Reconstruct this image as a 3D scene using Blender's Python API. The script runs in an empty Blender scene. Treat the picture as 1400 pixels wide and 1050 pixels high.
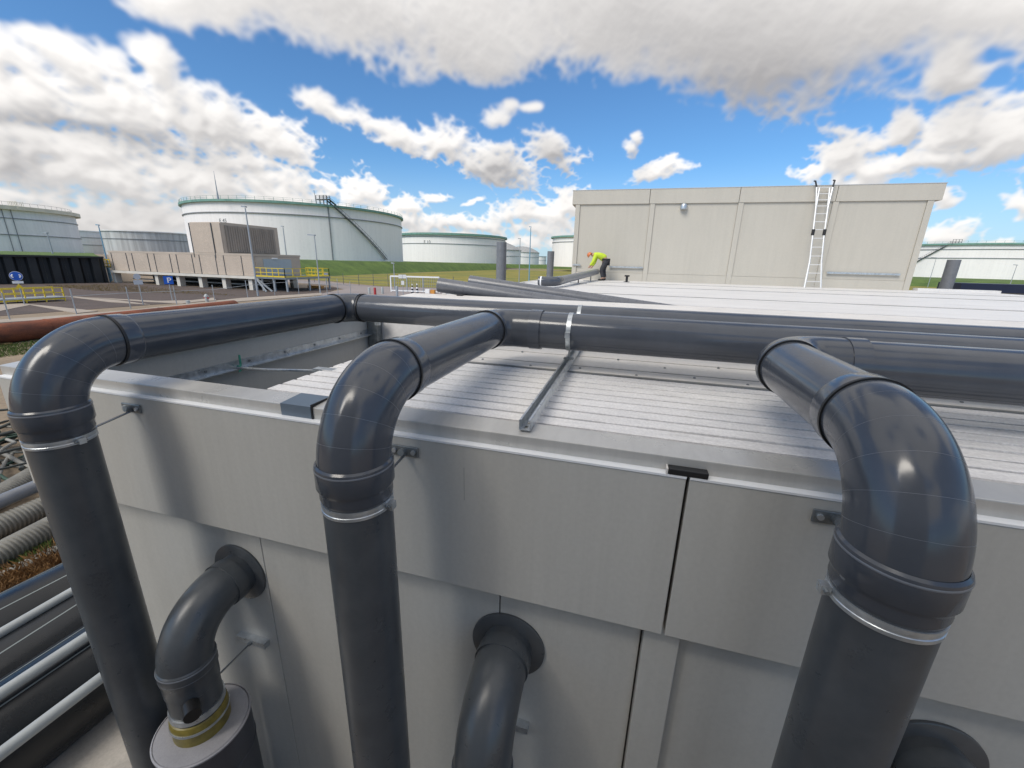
import bpy, math, random
import numpy as np
from mathutils import Vector, Matrix
random.seed(7)
R_ = math.radians
S = bpy.context.scene
COL = S.collection

# ---------------------------------------------------------------- camera
H = 4.30                     # eye height above the yard
F, CX, CY = 561.0, 700.0, 525.0
yv = Vector((165, -161, F)).normalized()               # world axes seen from the camera (x right, y down, z forward)
dn = Vector((-48, 1905, F)); dn = (dn - yv * dn.dot(yv)).normalized()
zv = -dn
xv = yv.cross(zv)
cam_d = bpy.data.cameras.new('camera')
cam = bpy.data.objects.new('camera', cam_d); COL.objects.link(cam)
right = Vector((xv[0], yv[0], zv[0])); up = -Vector((xv[1], yv[1], zv[1])); back = -Vector((xv[2], yv[2], zv[2]))
mw = Matrix((right, up, back)).transposed().to_4x4(); mw.translation = Vector((0, 0, H))
cam.matrix_world = mw
cam_d.sensor_width = 36; cam_d.lens = 36 * F / 1400; cam_d.clip_start = 0.05; cam_d.clip_end = 6000
S.camera = cam

def ray(px, py):
    v = Vector((px - CX, py - CY, F))
    return Vector((v.dot(xv), v.dot(yv), v.dot(zv)))
def gz(px, py, z=0.0):                                  # photo pixel -> point on a level plane
    r = ray(px, py); t = (z - H) / r.z
    return Vector((r.x * t, r.y * t, z))
def gy(px, py, y):                                      # photo pixel -> point on a plane parallel to the wall
    r = ray(px, py); t = y / r.y
    return Vector((r.x * t, y, H + r.z * t))
def gd(px, py, d):                                      # photo pixel -> point at horizontal distance d
    r = ray(px, py); t = d / math.hypot(r.x, r.y)
    return Vector((r.x * t, r.y * t, H + r.z * t))
def over(px, py, p):                                    # height seen at a pixel, above the ground point p
    return gd(px, py, math.hypot(p.x, p.y)).z

# ---------------------------------------------------------------- light and sky
SUN = Vector((-.45, -.89, 1.02)).normalized()          # towards the sun
SKY = 0.10
S.view_settings.view_transform = 'Standard'; S.view_settings.look = 'None'
S.view_settings.exposure = 0.0; S.view_settings.gamma = 1.0
sl = bpy.data.lights.new('sun', 'SUN'); sl.energy = 2.9; sl.angle = R_(30); sl.color = (1.0, 0.93, 0.83)
so = bpy.data.objects.new('sun', sl); COL.objects.link(so); so.location = (0, 0, 60)
so.rotation_euler = SUN.to_track_quat('Z', 'Y').to_euler()

W = bpy.data.worlds.new('World'); S.world = W; W.use_nodes = True
def cloud_map(ray, Wd=4096, Hh=1024):
    """cloud cover and self-shading of a broken cumulus sky; rows run from el 0 to 90 degrees, columns round the compass"""
    rng = np.random.default_rng(5)
    ky = np.fft.fftfreq(2 * Hh)[:, None] * 2 * Hh; kx = np.fft.rfftfreq(Wd)[None, :] * Wd
    k = np.sqrt((kx) ** 2 + (ky * 1.0) ** 2); k[0, 0] = 1
    def field(lo, hi, beta, sx=1.0):
        w = rng.standard_normal((2 * Hh, Wd)).astype(np.float32)
        f = np.fft.rfft2(w); kk = np.sqrt((kx * sx) ** 2 + ky ** 2); kk[0, 0] = 1
        f *= kk ** (-beta) * np.exp(-(lo / kk) ** 4) * np.exp(-(kk / hi) ** 2)
        g = np.fft.irfft2(f, s=(2 * Hh, Wd))[:Hh].astype(np.float32); return g / g.std()
    az = ((np.arange(Wd) + .5) / Wd - .25) * 2 * np.pi; az = (az + np.pi) % (2 * np.pi) - np.pi
    el = (np.arange(Hh) + .5) / Hh * np.pi / 2
    AZ, EL = np.meshgrid(az.astype(np.float32), el.astype(np.float32))
    wu, wv = field(8, 120, 1.6), field(8, 120, 1.6)
    U = AZ + .010 * wu; V = EL + .009 * wv
    blobs = ((330, -30, 150, 75, 0), (470, 5, 190, 88, 8), (640, 25, 160, 95, 4), (820, 15, 220, 105, 0), (1040, 50, 190, 118, 0), (1000, 30, 330, 108, 3), (1230, 10, 220, 95, -8), (1340, 10, 120, 72, -10), (1420, -10, 170, 80, -8), (800, -110, 900, 110, 0), (235, -25, 70, 60, 0),
        (30, 130, 110, 66, 10), (150, 150, 130, 72, 12), (270, 165, 120, 52, 16), (375, 195, 72, 36, 18), (225, 95, 55, 40, 40), (90, 90, 70, 36, 20), (-60, 90, 120, 70, 0),
        (10, 230, 60, 40, 0), (140, 245, 120, 48, 0), (260, 245, 110, 42, 0), (330, 222, 70, 26, 10), (405, 222, 44, 16, 15), (370, 268, 80, 34, 0), (190, 300, 300, 34, 0),
        (450, 148, 46, 21, 22), (540, 180, 75, 26, 18), (610, 195, 60, 28, 16), (670, 225, 62, 22, 18),
        (688, 168, 26, 17, 10), (706, 158, 16, 16, 0), (738, 163, 18, 11, 0), (758, 218, 42, 27, 0), (900, 236, 50, 15, -6), (920, 228, 22, 16, 0), (862, 202, 16, 11, -30), (874, 190, 9, 12, 0),
        (492, 262, 40, 28, 0), (560, 275, 36, 20, 0), (530, 298, 90, 20, 0), (640, 306, 110, 24, 0), (720, 285, 56, 26, 0), (770, 285, 46, 30, 0), (650, 268, 20, 6, -15),
        (1145, 208, 52, 40, 20), (1190, 228, 95, 26, 4), (1225, 160, 36, 30, -30), (1300, 170, 75, 46, -20), (1370, 180, 80, 58, 0), (1270, 215, 90, 30, 0), (1395, 285, 40, 18, 0),
        (1295, 270, 22, 14, 0), (1290, 318, 46, 18, 0), (1350, 345, 70, 16, 0), (1480, 200, 90, 60, 0), (1520, 60, 120, 80, 0),
        (700, 312, 120, 18, 0), (600, 328, 240, 12, 0), (455, 300, 60, 26, 0), (590, 258, 22, 12, 0), (1190, 185, 20, 16, 0), (1110, 235, 40, 22, 0), (430, 262, 40, 20, 0), (90, 215, 190, 45, 4), (1310, 90, 60, 30, -20))
    shade = ((1030, 130, 240, 60, 0, .50), (1000, 80, 360, 80, 0, .34), (640, 80, 260, 40, 6, .24), (762, 222, 44, 30, 0, .45), (680, 234, 62, 20, 16, .45), (600, 210, 70, 18, 16, .25), (865, 225, 40, 30, 0, .42), (15, 232, 56, 34, 0, .34), (190, 292, 270, 20, 0, .26), (130, 188, 200, 17, 10, .42), (330, 190, 110, 20, 14, .18), (1330, 235, 120, 24, 0, .22), (560, 310, 200, 14, 0, .22))
    def ae(x, y):
        r = ray(x, y); return np.array([math.atan2(r[0], r[1]), math.atan2(r[2], math.hypot(r[0], r[1]))])
    B = np.full(AZ.shape, -1.6, np.float32)
    for (px, py, a, b, rot) in blobs:
        c = ae(px, py); t = math.radians(rot)
        u = ae(px + a * math.cos(t), py + a * math.sin(t)) - c; w = ae(px - b * math.sin(t), py + b * math.cos(t)) - c
        la, lb, th = np.hypot(*u), np.hypot(*w), math.atan2(u[1], u[0])
        dx, dy = U - c[0], V - c[1]
        x_ = (dx * math.cos(th) + dy * math.sin(th)) / la; y_ = (-dx * math.sin(th) + dy * math.cos(th)) / lb
        y_ = np.where(y_ < 0, y_ * 1.25, y_)                 # flatter bases
        f = 1.19 - np.sqrt(x_ ** 2 + y_ ** 2)
        f = np.where(f > 0, f * min(1, .5 + b / 80), f)
        h = np.clip(.5 + (f - B) / .5, 0, 1); B = B * (1 - h) + f * h + .125 * 4 * .25 * h * (1 - h)
    SH = np.zeros_like(B)
    for (px, py, a, b, rot, am) in shade:
        c = ae(px, py); t = math.radians(rot)
        u = ae(px + a * math.cos(t), py + a * math.sin(t)) - c; w = ae(px - b * math.sin(t), py + b * math.cos(t)) - c
        la, lb, th = np.hypot(*u), np.hypot(*w), math.atan2(u[1], u[0]); dx, dy = U - c[0], V - c[1]
        q = ((dx * math.cos(th) + dy * math.sin(th)) / la) ** 2 + ((-dx * math.sin(th) + dy * math.cos(th)) / lb) ** 2
        SH = np.maximum(SH, 1.15 * am * np.exp(-q * .9))
    # the same kind of sky carries on outside the frame
    gen = field(3, 9, 1.2) * .5 - .05 + .95 * np.clip((EL - .66) / .3, 0, 1)
    out = np.maximum(np.clip((EL - .56) / .15, 0, 1), np.clip((np.abs(AZ + .22) - 1.05) / .2, 0, 1)); out = out * out * (3 - 2 * out)
    B = np.maximum(B, gen * out - 1.6 * (1 - out))
    # billows: folded noise makes round cauliflower tops
    def bil(lo, hi, be): return .8 - np.abs(field(lo, hi, be, .72))
    def blur(q, r):
        for ax, rr in ((0, r), (1, int(r * 1.2))):
            c = np.cumsum(np.pad(q, [(rr + 1, rr) if i == ax else (0, 0) for i in (0, 1)], mode='edge'), axis=ax, dtype=np.float64)
            q = ((np.take(c, range(2 * rr + 1, c.shape[ax]), ax) - np.take(c, range(0, c.shape[ax] - 2 * rr - 1), ax)) / (2 * rr + 1)).astype(np.float32)
        return q
    n = .10 * field(8, 40, 1.6) + .20 * bil(22, 48, 1.4) + .27 * bil(48, 100, 1.4) + .19 * bil(100, 210, 1.4) + .09 * bil(210, 420, 1.4) + .018 * field(200, 800, 1.0)
    n *= 1 - .5 * np.clip((EL - .21) / .10, 0, 1)
    D = B * 1.55 + n - .13
    alpha = 1 - np.exp(-np.clip(D, 0, None) ** 1.4 * 5.0)
    top = np.clip((EL - .20) / .12, 0, 1); alpha = alpha * (1 - top) + blur(alpha, 2) * top
    # light from the upper left, integrated through the cloud
    D2 = blur(D, 1); dd = np.clip(D2, 0, .9)
    acc = np.zeros_like(D)
    for s in (3, 7, 12, 18, 25, 33, 42, 52, 64, 78, 94, 112):
        sh = np.roll(dd, (-s, int(s * .4)), (0, 1)); sh[-s:] = 0; acc += sh
    T = np.exp(-blur(acc, 2) * .24)
    Dm = blur(D, 3); rel = np.clip((Dm - np.roll(Dm, (-8, 4), (0, 1))) * .8, -.26, .26)
    soft = 1 - .75 * np.clip((EL - .24) / .12, 0, 1); rel *= soft
    fine = np.clip((D - np.roll(D, (-3, 1), (0, 1))) * .35, -.08, .08)
    light = np.clip(.34 + .76 * T ** .45 - SH + rel * (.5 + .5 * T) + fine * (.3 + .7 * T), 0, 1.1)
    hi = np.clip((EL - .55) / .35, 0, 1); light = light + (1.0 - light) * hi       # thin bright cover overhead
    low = np.clip(1 - EL / .10, 0, 1)
    light = light + (.62 - light) * low * .35
    return alpha.astype(np.float32), light.astype(np.float32)

def build_sky():
    nt = W.node_tree; N = nt.nodes; L = nt.links; N.clear()
    A, Lt = cloud_map(ray); hh, ww = A.shape
    buf = np.zeros((2 * hh, ww, 4), np.float32); buf[..., 3] = 1
    buf[hh:, :, 0] = A; buf[hh:, :, 1] = Lt; buf[:hh, :, 0] = A[0]; buf[:hh, :, 1] = Lt[0]
    img = bpy.data.images.new('cloud_cover', ww, 2 * hh, float_buffer=True); img.colorspace_settings.name = 'Non-Color'
    img.pixels.foreach_set(buf.ravel()); img.update(); img.pack()
    tc = N.new('ShaderNodeTexCoord'); dv = tc.outputs['Generated']
    en = N.new('ShaderNodeTexEnvironment'); en.image = img; en.interpolation = 'Cubic'; L.new(dv, en.inputs[0])
    se = N.new('ShaderNodeSeparateColor'); L.new(en.outputs[0], se.inputs[0])
    def mix(f, a, b, blend='MIX'):
        m = N.new('ShaderNodeMix'); m.data_type = 'RGBA'; m.blend_type = blend; m.clamp_factor = False
        for i, v in ((0, f), (6, a), (7, b)):
            if isinstance(v, float): m.inputs[i].default_value = v
            elif isinstance(v, tuple): m.inputs[i].default_value = (*v, 1)
            else: L.new(v, m.inputs[i])
        return m.outputs[2]
    k = 1 / SKY
    cl = mix(se.outputs[1], (.43 * k, .42 * k, .425 * k), (1.06 * k, 1.03 * k, 1.0 * k))
    sky = N.new('ShaderNodeTexSky'); sky.sky_type = 'NISHITA'; sky.sun_disc = False
    sky.sun_elevation = math.asin(SUN.z); sky.sun_rotation = math.atan2(SUN.x, SUN.y)
    sky.air_density = 1.0; sky.dust_density = .6; sky.ozone_density = 2.0
    tint = mix(1.0, sky.outputs[0], (.74, 1.16, 1.50), 'MULTIPLY')
    ss = N.new('ShaderNodeSeparateXYZ'); L.new(dv, ss.inputs[0])
    m = N.new('ShaderNodeMapRange'); m.interpolation_type = 'SMOOTHSTEP'; L.new(ss.outputs[2], m.inputs[0])
    for i, q in enumerate((.0, .22, .60, .0)): m.inputs[i + 1].default_value = q
    hz = mix(m.outputs[0], tint, (.60 * k, .74 * k, .90 * k))
    bg = N.new('ShaderNodeBackground'); L.new(mix(se.outputs[0], hz, cl), bg.inputs['Color']); bg.inputs['Strength'].default_value = SKY
    o = N.new('ShaderNodeOutputWorld'); L.new(bg.outputs[0], o.inputs[0])
build_sky()

# ---------------------------------------------------------------- materials
def mat(name, col, rough=.6, metal=0., var=.12, scale=3., col2=None, bump=0., bscale=40., rvar=0., spec=.5, streak=None, speck=0., rain=0., rmap=(16, 16, .5)):
    m = bpy.data.materials.new(name); m.use_nodes = True
    nt = m.node_tree; N = nt.nodes; L = nt.links; b = N['Principled BSDF']
    b.inputs['Roughness'].default_value = rough; b.inputs['Metallic'].default_value = metal; b.inputs['Specular IOR Level'].default_value = spec
    tc = N.new('ShaderNodeTexCoord'); geo = N.new('ShaderNodeNewGeometry')
    mp = N.new('ShaderNodeMapping'); L.new(geo.outputs['Position'], mp.inputs[0])
    if streak: mp.inputs['Scale'].default_value = streak
    n1 = N.new('ShaderNodeTexNoise'); n1.inputs['Scale'].default_value = scale; n1.inputs['Detail'].default_value = 7; n1.inputs['Roughness'].default_value = .62
    L.new(mp.outputs[0], n1.inputs['Vector'])
    ra = N.new('ShaderNodeValToRGB'); L.new(n1.outputs['Fac'], ra.inputs[0])
    c2 = col2 or tuple(c * (1 - var) for c in col); c1 = col if col2 else tuple(min(1, c * (1 + var)) for c in col)
    ra.color_ramp.elements[0].position = .32; ra.color_ramp.elements[1].position = .68
    ra.color_ramp.elements[0].color = (*c2, 1); ra.color_ramp.elements[1].color = (*c1, 1)
    out = ra.outputs[0]
    if speck:
        n3 = N.new('ShaderNodeTexNoise'); n3.inputs['Scale'].default_value = scale * 23; n3.inputs['Detail'].default_value = 3
        L.new(geo.outputs['Position'], n3.inputs['Vector'])
        mm = N.new('ShaderNodeMapRange'); L.new(n3.outputs['Fac'], mm.inputs[0]); mm.inputs[1].default_value = .3; mm.inputs[2].default_value = .7; mm.inputs[3].default_value = 1 - speck; mm.inputs[4].default_value = 1 + speck
        mu = N.new('ShaderNodeVectorMath'); mu.operation = 'SCALE'; L.new(out, mu.inputs[0]); L.new(mm.outputs[0], mu.inputs['Scale']); out = mu.outputs[0]
    if rain:                                             # run-off dirt: narrow streaks gathered in uneven patches
        m5 = N.new('ShaderNodeMapping'); m5.inputs['Scale'].default_value = rmap; L.new(geo.outputs['Position'], m5.inputs[0])
        n5 = N.new('ShaderNodeTexNoise'); n5.inputs['Scale'].default_value = 1.3; n5.inputs['Detail'].default_value = 6; n5.inputs['Roughness'].default_value = .7; L.new(m5.outputs[0], n5.inputs['Vector'])
        n6 = N.new('ShaderNodeTexNoise'); n6.inputs['Scale'].default_value = 1.1; n6.inputs['Detail'].default_value = 3; L.new(geo.outputs['Position'], n6.inputs['Vector'])
        r5 = N.new('ShaderNodeMapRange'); L.new(n5.outputs['Fac'], r5.inputs[0]); r5.inputs[1].default_value = .40; r5.inputs[2].default_value = .72
        r6 = N.new('ShaderNodeMapRange'); L.new(n6.outputs['Fac'], r6.inputs[0]); r6.inputs[1].default_value = .32; r6.inputs[2].default_value = .68; r6.inputs[3].default_value = .25
        p5 = N.new('ShaderNodeMath'); p5.operation = 'MULTIPLY'; L.new(r5.outputs[0], p5.inputs[0]); L.new(r6.outputs[0], p5.inputs[1])
        q5 = N.new('ShaderNodeMath'); q5.operation = 'MULTIPLY_ADD'; L.new(p5.outputs[0], q5.inputs[0]); q5.inputs[1].default_value = -rain; q5.inputs[2].default_value = 1
        u5 = N.new('ShaderNodeVectorMath'); u5.operation = 'SCALE'; L.new(out, u5.inputs[0]); L.new(q5.outputs[0], u5.inputs['Scale']); out = u5.outputs[0]
    L.new(out, b.inputs['Base Color'])
    if rvar:
        n2 = N.new('ShaderNodeTexNoise'); n2.inputs['Scale'].default_value = scale * 2.3; n2.inputs['Detail'].default_value = 6; L.new(mp.outputs[0], n2.inputs['Vector'])
        q = N.new('ShaderNodeMapRange'); L.new(n2.outputs['Fac'], q.inputs[0]); q.inputs[1].default_value = .3; q.inputs[2].default_value = .7
        q.inputs[3].default_value = max(.02, rough - rvar); q.inputs[4].default_value = rough + rvar; L.new(q.outputs[0], b.inputs['Roughness'])
    if bump:
        n4 = N.new('ShaderNodeTexNoise'); n4.inputs['Scale'].default_value = bscale; n4.inputs['Detail'].default_value = 5; L.new(mp.outputs[0] if streak else geo.outputs['Position'], n4.inputs['Vector'])
        bp = N.new('ShaderNodeBump'); bp.inputs['Strength'].default_value = bump; bp.inputs['Distance'].default_value = .02; L.new(n4.outputs['Fac'], bp.inputs['Height']); L.new(bp.outputs[0], b.inputs['Normal'])
    return m

def pvc_mat(name, col, rough, dust):
    m = mat(name, col, rough, var=.10, scale=5, rvar=.05, spec=.5)
    N = m.node_tree.nodes; L = m.node_tree.links; b = N['Principled BSDF']
    geo = N.new('ShaderNodeNewGeometry')
    # fine scratches and scuffs, and a little dust that lies on upper sides
    mp = N.new('ShaderNodeMapping'); mp.inputs['Scale'].default_value = (60, 60, 6); mp.inputs['Rotation'].default_value = (.5, .3, .7); L.new(geo.outputs['Position'], mp.inputs[0])
    ns = N.new('ShaderNodeTexNoise'); ns.inputs['Scale'].default_value = 1.6; ns.inputs['Detail'].default_value = 2; L.new(mp.outputs[0], ns.inputs['Vector'])
    sr = N.new('ShaderNodeMapRange'); sr.inputs[1].default_value = .74; sr.inputs[2].default_value = .78; sr.inputs[4].default_value = .07; L.new(ns.outputs['Fac'], sr.inputs[0])
    nd = N.new('ShaderNodeTexNoise'); nd.inputs['Scale'].default_value = 9; nd.inputs['Detail'].default_value = 8; nd.inputs['Roughness'].default_value = .7; L.new(geo.outputs['Position'], nd.inputs['Vector'])
    dr = N.new('ShaderNodeMapRange'); dr.inputs[1].default_value = .42; dr.inputs[2].default_value = .75; dr.inputs[4].default_value = dust; L.new(nd.outputs['Fac'], dr.inputs[0])
    ad = N.new('ShaderNodeMath'); L.new(sr.outputs[0], ad.inputs[0]); L.new(dr.outputs[0], ad.inputs[1])
    mx = N.new('ShaderNodeMix'); mx.data_type = 'RGBA'; mx.clamp_factor = True
    src = b.inputs['Base Color'].links[0].from_socket
    L.new(ad.outputs[0], mx.inputs['Factor']); L.new(src, mx.inputs[6]); mx.inputs[7].default_value = (.30, .30, .30, 1)
    L.new(mx.outputs[2], b.inputs['Base Color'])
    r0 = b.inputs['Roughness'].links[0].from_socket
    ma = N.new('ShaderNodeMath'); ma.operation = 'MULTIPLY_ADD'; L.new(ad.outputs[0], ma.inputs[0]); ma.inputs[1].default_value = .8; L.new(r0, ma.inputs[2])
    L.new(ma.outputs[0], b.inputs['Roughness'])
    return m

MT = dict(
    pvc=pvc_mat('pvc_dark_grey', (.064, .071, .084), .18, .03),
    pvc_run=pvc_mat('pvc_run', (.070, .078, .094), .15, .03),
    pvc_old=pvc_mat('pvc_weathered', (.062, .069, .076), .30, .08),
    pvc_pale=pvc_mat('pvc_pale', (.17, .18, .20), .32, .18),
    seal=mat('rubber_seal', (.008, .008, .009), .5),
    seam=mat('seam', (.17, .18, .20), .3),
    panel=mat('coated_panel', (.49, .477, .44), .38, var=.035, scale=2.0, rvar=.05, bump=.02, bscale=160, speck=.03, streak=(1.6, 1.6, .30), rain=.07),
    panel_far=mat('coated_panel_far', (.475, .445, .385), .42, var=.03, scale=.8, speck=.02, streak=(1, 1, .3), rain=.07, rmap=(5, 5, .25)),
    coping=mat('aluminium_coping', (.50, .49, .465), .32, var=.05, scale=2.2, metal=.2, rvar=.08, rain=.15, rmap=(14, 5, 2)),
    slate=mat('slate_blue_cover', (.105, .14, .18), .4, var=.06),
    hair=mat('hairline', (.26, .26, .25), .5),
    pvc_mid=pvc_mat('pvc_mid', (.115, .12, .135), .28, .10),
    black=mat('black_plastic', (.012, .012, .013), .45),
    roof=mat('roof_white', (.80, .78, .76), .42, rain=.26, rmap=(4, 22, 4), var=.07, scale=3.2, speck=.11, rvar=.1, streak=(.5, 1.6, 1)),
    flash=mat('roof_flashing', (.68, .65, .61), .5, var=.06, scale=1.7, speck=.05, rain=.18, rmap=(3, 10, 3)),
    roof_far=mat('roof_far', (.66, .645, .63), .5, var=.05, scale=1.1, speck=.05, streak=(.4, 1.5, 1), rain=.16, rmap=(.7, 3, 1)),
    zinc=mat('galvanised', (.52, .55, .57), .38, metal=.75, var=.22, scale=14, rvar=.12),
    zinc_dark=mat('galvanised_dark', (.24, .26, .27), .45, metal=.7, var=.25, scale=20),
    steel=mat('steel_rod', (.30, .31, .32), .35, metal=.9),
    alu=mat('ladder_alu', (.66, .66, .65), .4, metal=.4, var=.08),
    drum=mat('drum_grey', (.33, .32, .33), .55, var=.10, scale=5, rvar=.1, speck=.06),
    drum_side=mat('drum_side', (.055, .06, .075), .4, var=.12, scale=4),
    yellow_tape=mat('yellow_tape', (.20, .155, .03), .4, var=.35, scale=16),
    green_label=mat('green_label', (.0, .16, .09), .5),
    conc=mat('concrete', (.42, .39, .35), .85, var=.14, scale=2, bump=.25, bscale=30, speck=.08),
    conc_pink=mat('concrete_panel', (.47, .395, .325), .85, var=.08, scale=.35, speck=.12),
    conc_frame=mat('concrete_frame', (.47, .40, .33), .8, var=.08, scale=.5),
    conc_white=mat('concrete_leg', (.60, .57, .51), .8, var=.08, scale=1),
    grille=mat('grille_brown', (.29, .255, .22), .8, var=.18, scale=1.2, streak=(1, 1, .12)),
    door=mat('door_grey', (.36, .41, .44), .5, var=.04),
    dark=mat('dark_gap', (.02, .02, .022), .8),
    white=mat('tank_white', (.88, .84, .81), .6, var=.03, scale=.12, streak=(1, 1, .25), rain=.12, rmap=(.9, .9, .035)),
    tank_grey=mat('tank_grey', (.80, .79, .78), .5, var=.05, scale=.2, streak=(1, 1, .2), rain=.15, rmap=(.9, .9, .04)),
    tank_streak=mat('tank_streaked', (.60, .61, .60), .6, col2=(.34, .34, .33), scale=.5, streak=(1, 1, .05)),
    cream=mat('tank_cream', (.62, .58, .47), .6, var=.1, scale=.4),
    green=mat('rim_green', (.16, .30, .25), .6, var=.2, scale=.5),
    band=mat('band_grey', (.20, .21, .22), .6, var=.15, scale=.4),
    dome=mat('dome_grey', (.33, .33, .32), .6, var=.1, scale=.2),
    stair=mat('stair_steel', (.12, .13, .135), .6),
    grass=mat('grass_bank', (.105, .165, .028), .9, col2=(.05, .092, .016), scale=.22, speck=.35, bump=.4, bscale=1.5),
    field=mat('meadow_yellow', (.27, .21, .025), .9, col2=(.12, .14, .022), scale=.07, speck=.25),
    plateau=mat('plateau_grass', (.10, .14, .035), .9, col2=(.065, .095, .02), scale=.05),
    ground=mat('yard_soil', (.27, .205, .14), .95, col2=(.19, .15, .105), scale=.35, speck=.18, bump=.5, bscale=6),
    gravel=mat('brown_gravel', (.100, .074, .064), .95, col2=(.070, .054, .047), scale=.5, speck=.35, bump=.6, bscale=9),
    path=mat('beige_path', (.34, .29, .24), .9, var=.1, scale=.6, speck=.08),
    road=mat('road_pale', (.26, .225, .215), .9, var=.1, scale=.2, speck=.08),
    weeds=mat('dry_weeds', (.20, .15, .05), .95, col2=(.13, .085, .035), scale=6, speck=.3),
    dry_weeds=mat('orange_weeds', (.28, .15, .05), .95, col2=(.13, .07, .03), scale=5, speck=.3),
    green_weed=mat('green_weeds', (.09, .13, .025), .9, col2=(.05, .08, .015), scale=6),
    rust=mat('rusted_steel', (.25, .072, .030), .75, col2=(.085, .030, .018), scale=.9, bump=.3, bscale=12, streak=(1, 1, 3), speck=.2),
    pile=mat('black_sheet_pile', (.014, .016, .018), .55, var=.3, scale=.7),
    yellow=mat('rail_yellow', (.70, .52, .03), .5, var=.08),
    pole=mat('pole_grey', (.34, .37, .40), .5, metal=.3, var=.08),
    pole_blue=mat('pole_blue', (.16, .32, .45), .5, var=.1),
    blue=mat('sign_blue', (.01, .10, .50), .4, var=.03),
    sign_white=mat('sign_white', (.78, .79, .80), .5, var=.03),
    sign_back=mat('sign_back', (.40, .44, .50), .5, var=.05),
    hose=mat('hose_grey', (.20, .195, .175), .7, var=.25, scale=3, speck=.1),
    hdpe=mat('hdpe_black', (.012, .014, .017), .30, var=.3, scale=2, rvar=.1),
    stripe=mat('hdpe_stripe', (.22, .25, .25), .5),
    tube=mat('tube_grey', (.36, .38, .38), .45, var=.12, scale=3),
    cable=mat('cable_dark', (.045, .05, .045), .6, var=.4, scale=2),
    cable_green=mat('cable_green', (.03, .07, .05), .6, var=.3, scale=2),
    navy=mat('navy_fascia', (.012, .018, .045), .45, var=.08),
    unit_dark=mat('unit_dark', (.20, .20, .195), .6, var=.05),
    unit=mat('unit_grey', (.42, .42, .42), .55, var=.05),
    hivis=mat('hivis_yellow', (.52, .66, .04), .7, var=.06, scale=8),
    navy_cloth=mat('work_trousers', (.035, .036, .042), .8, var=.2, scale=8),
    skin=mat('skin', (.45, .25, .17), .5, var=.05),
    helmet=mat('orange_helmet', (.55, .16, .05), .4, var=.05),
    boot=mat('boot', (.02, .018, .016), .6),
    red=mat('red_paint', (.35, .03, .03), .5),
    orange=mat('orange_paint', (.55, .25, .05), .5),
    cord=mat('green_cord', (.05, .28, .20), .6),
)

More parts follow.
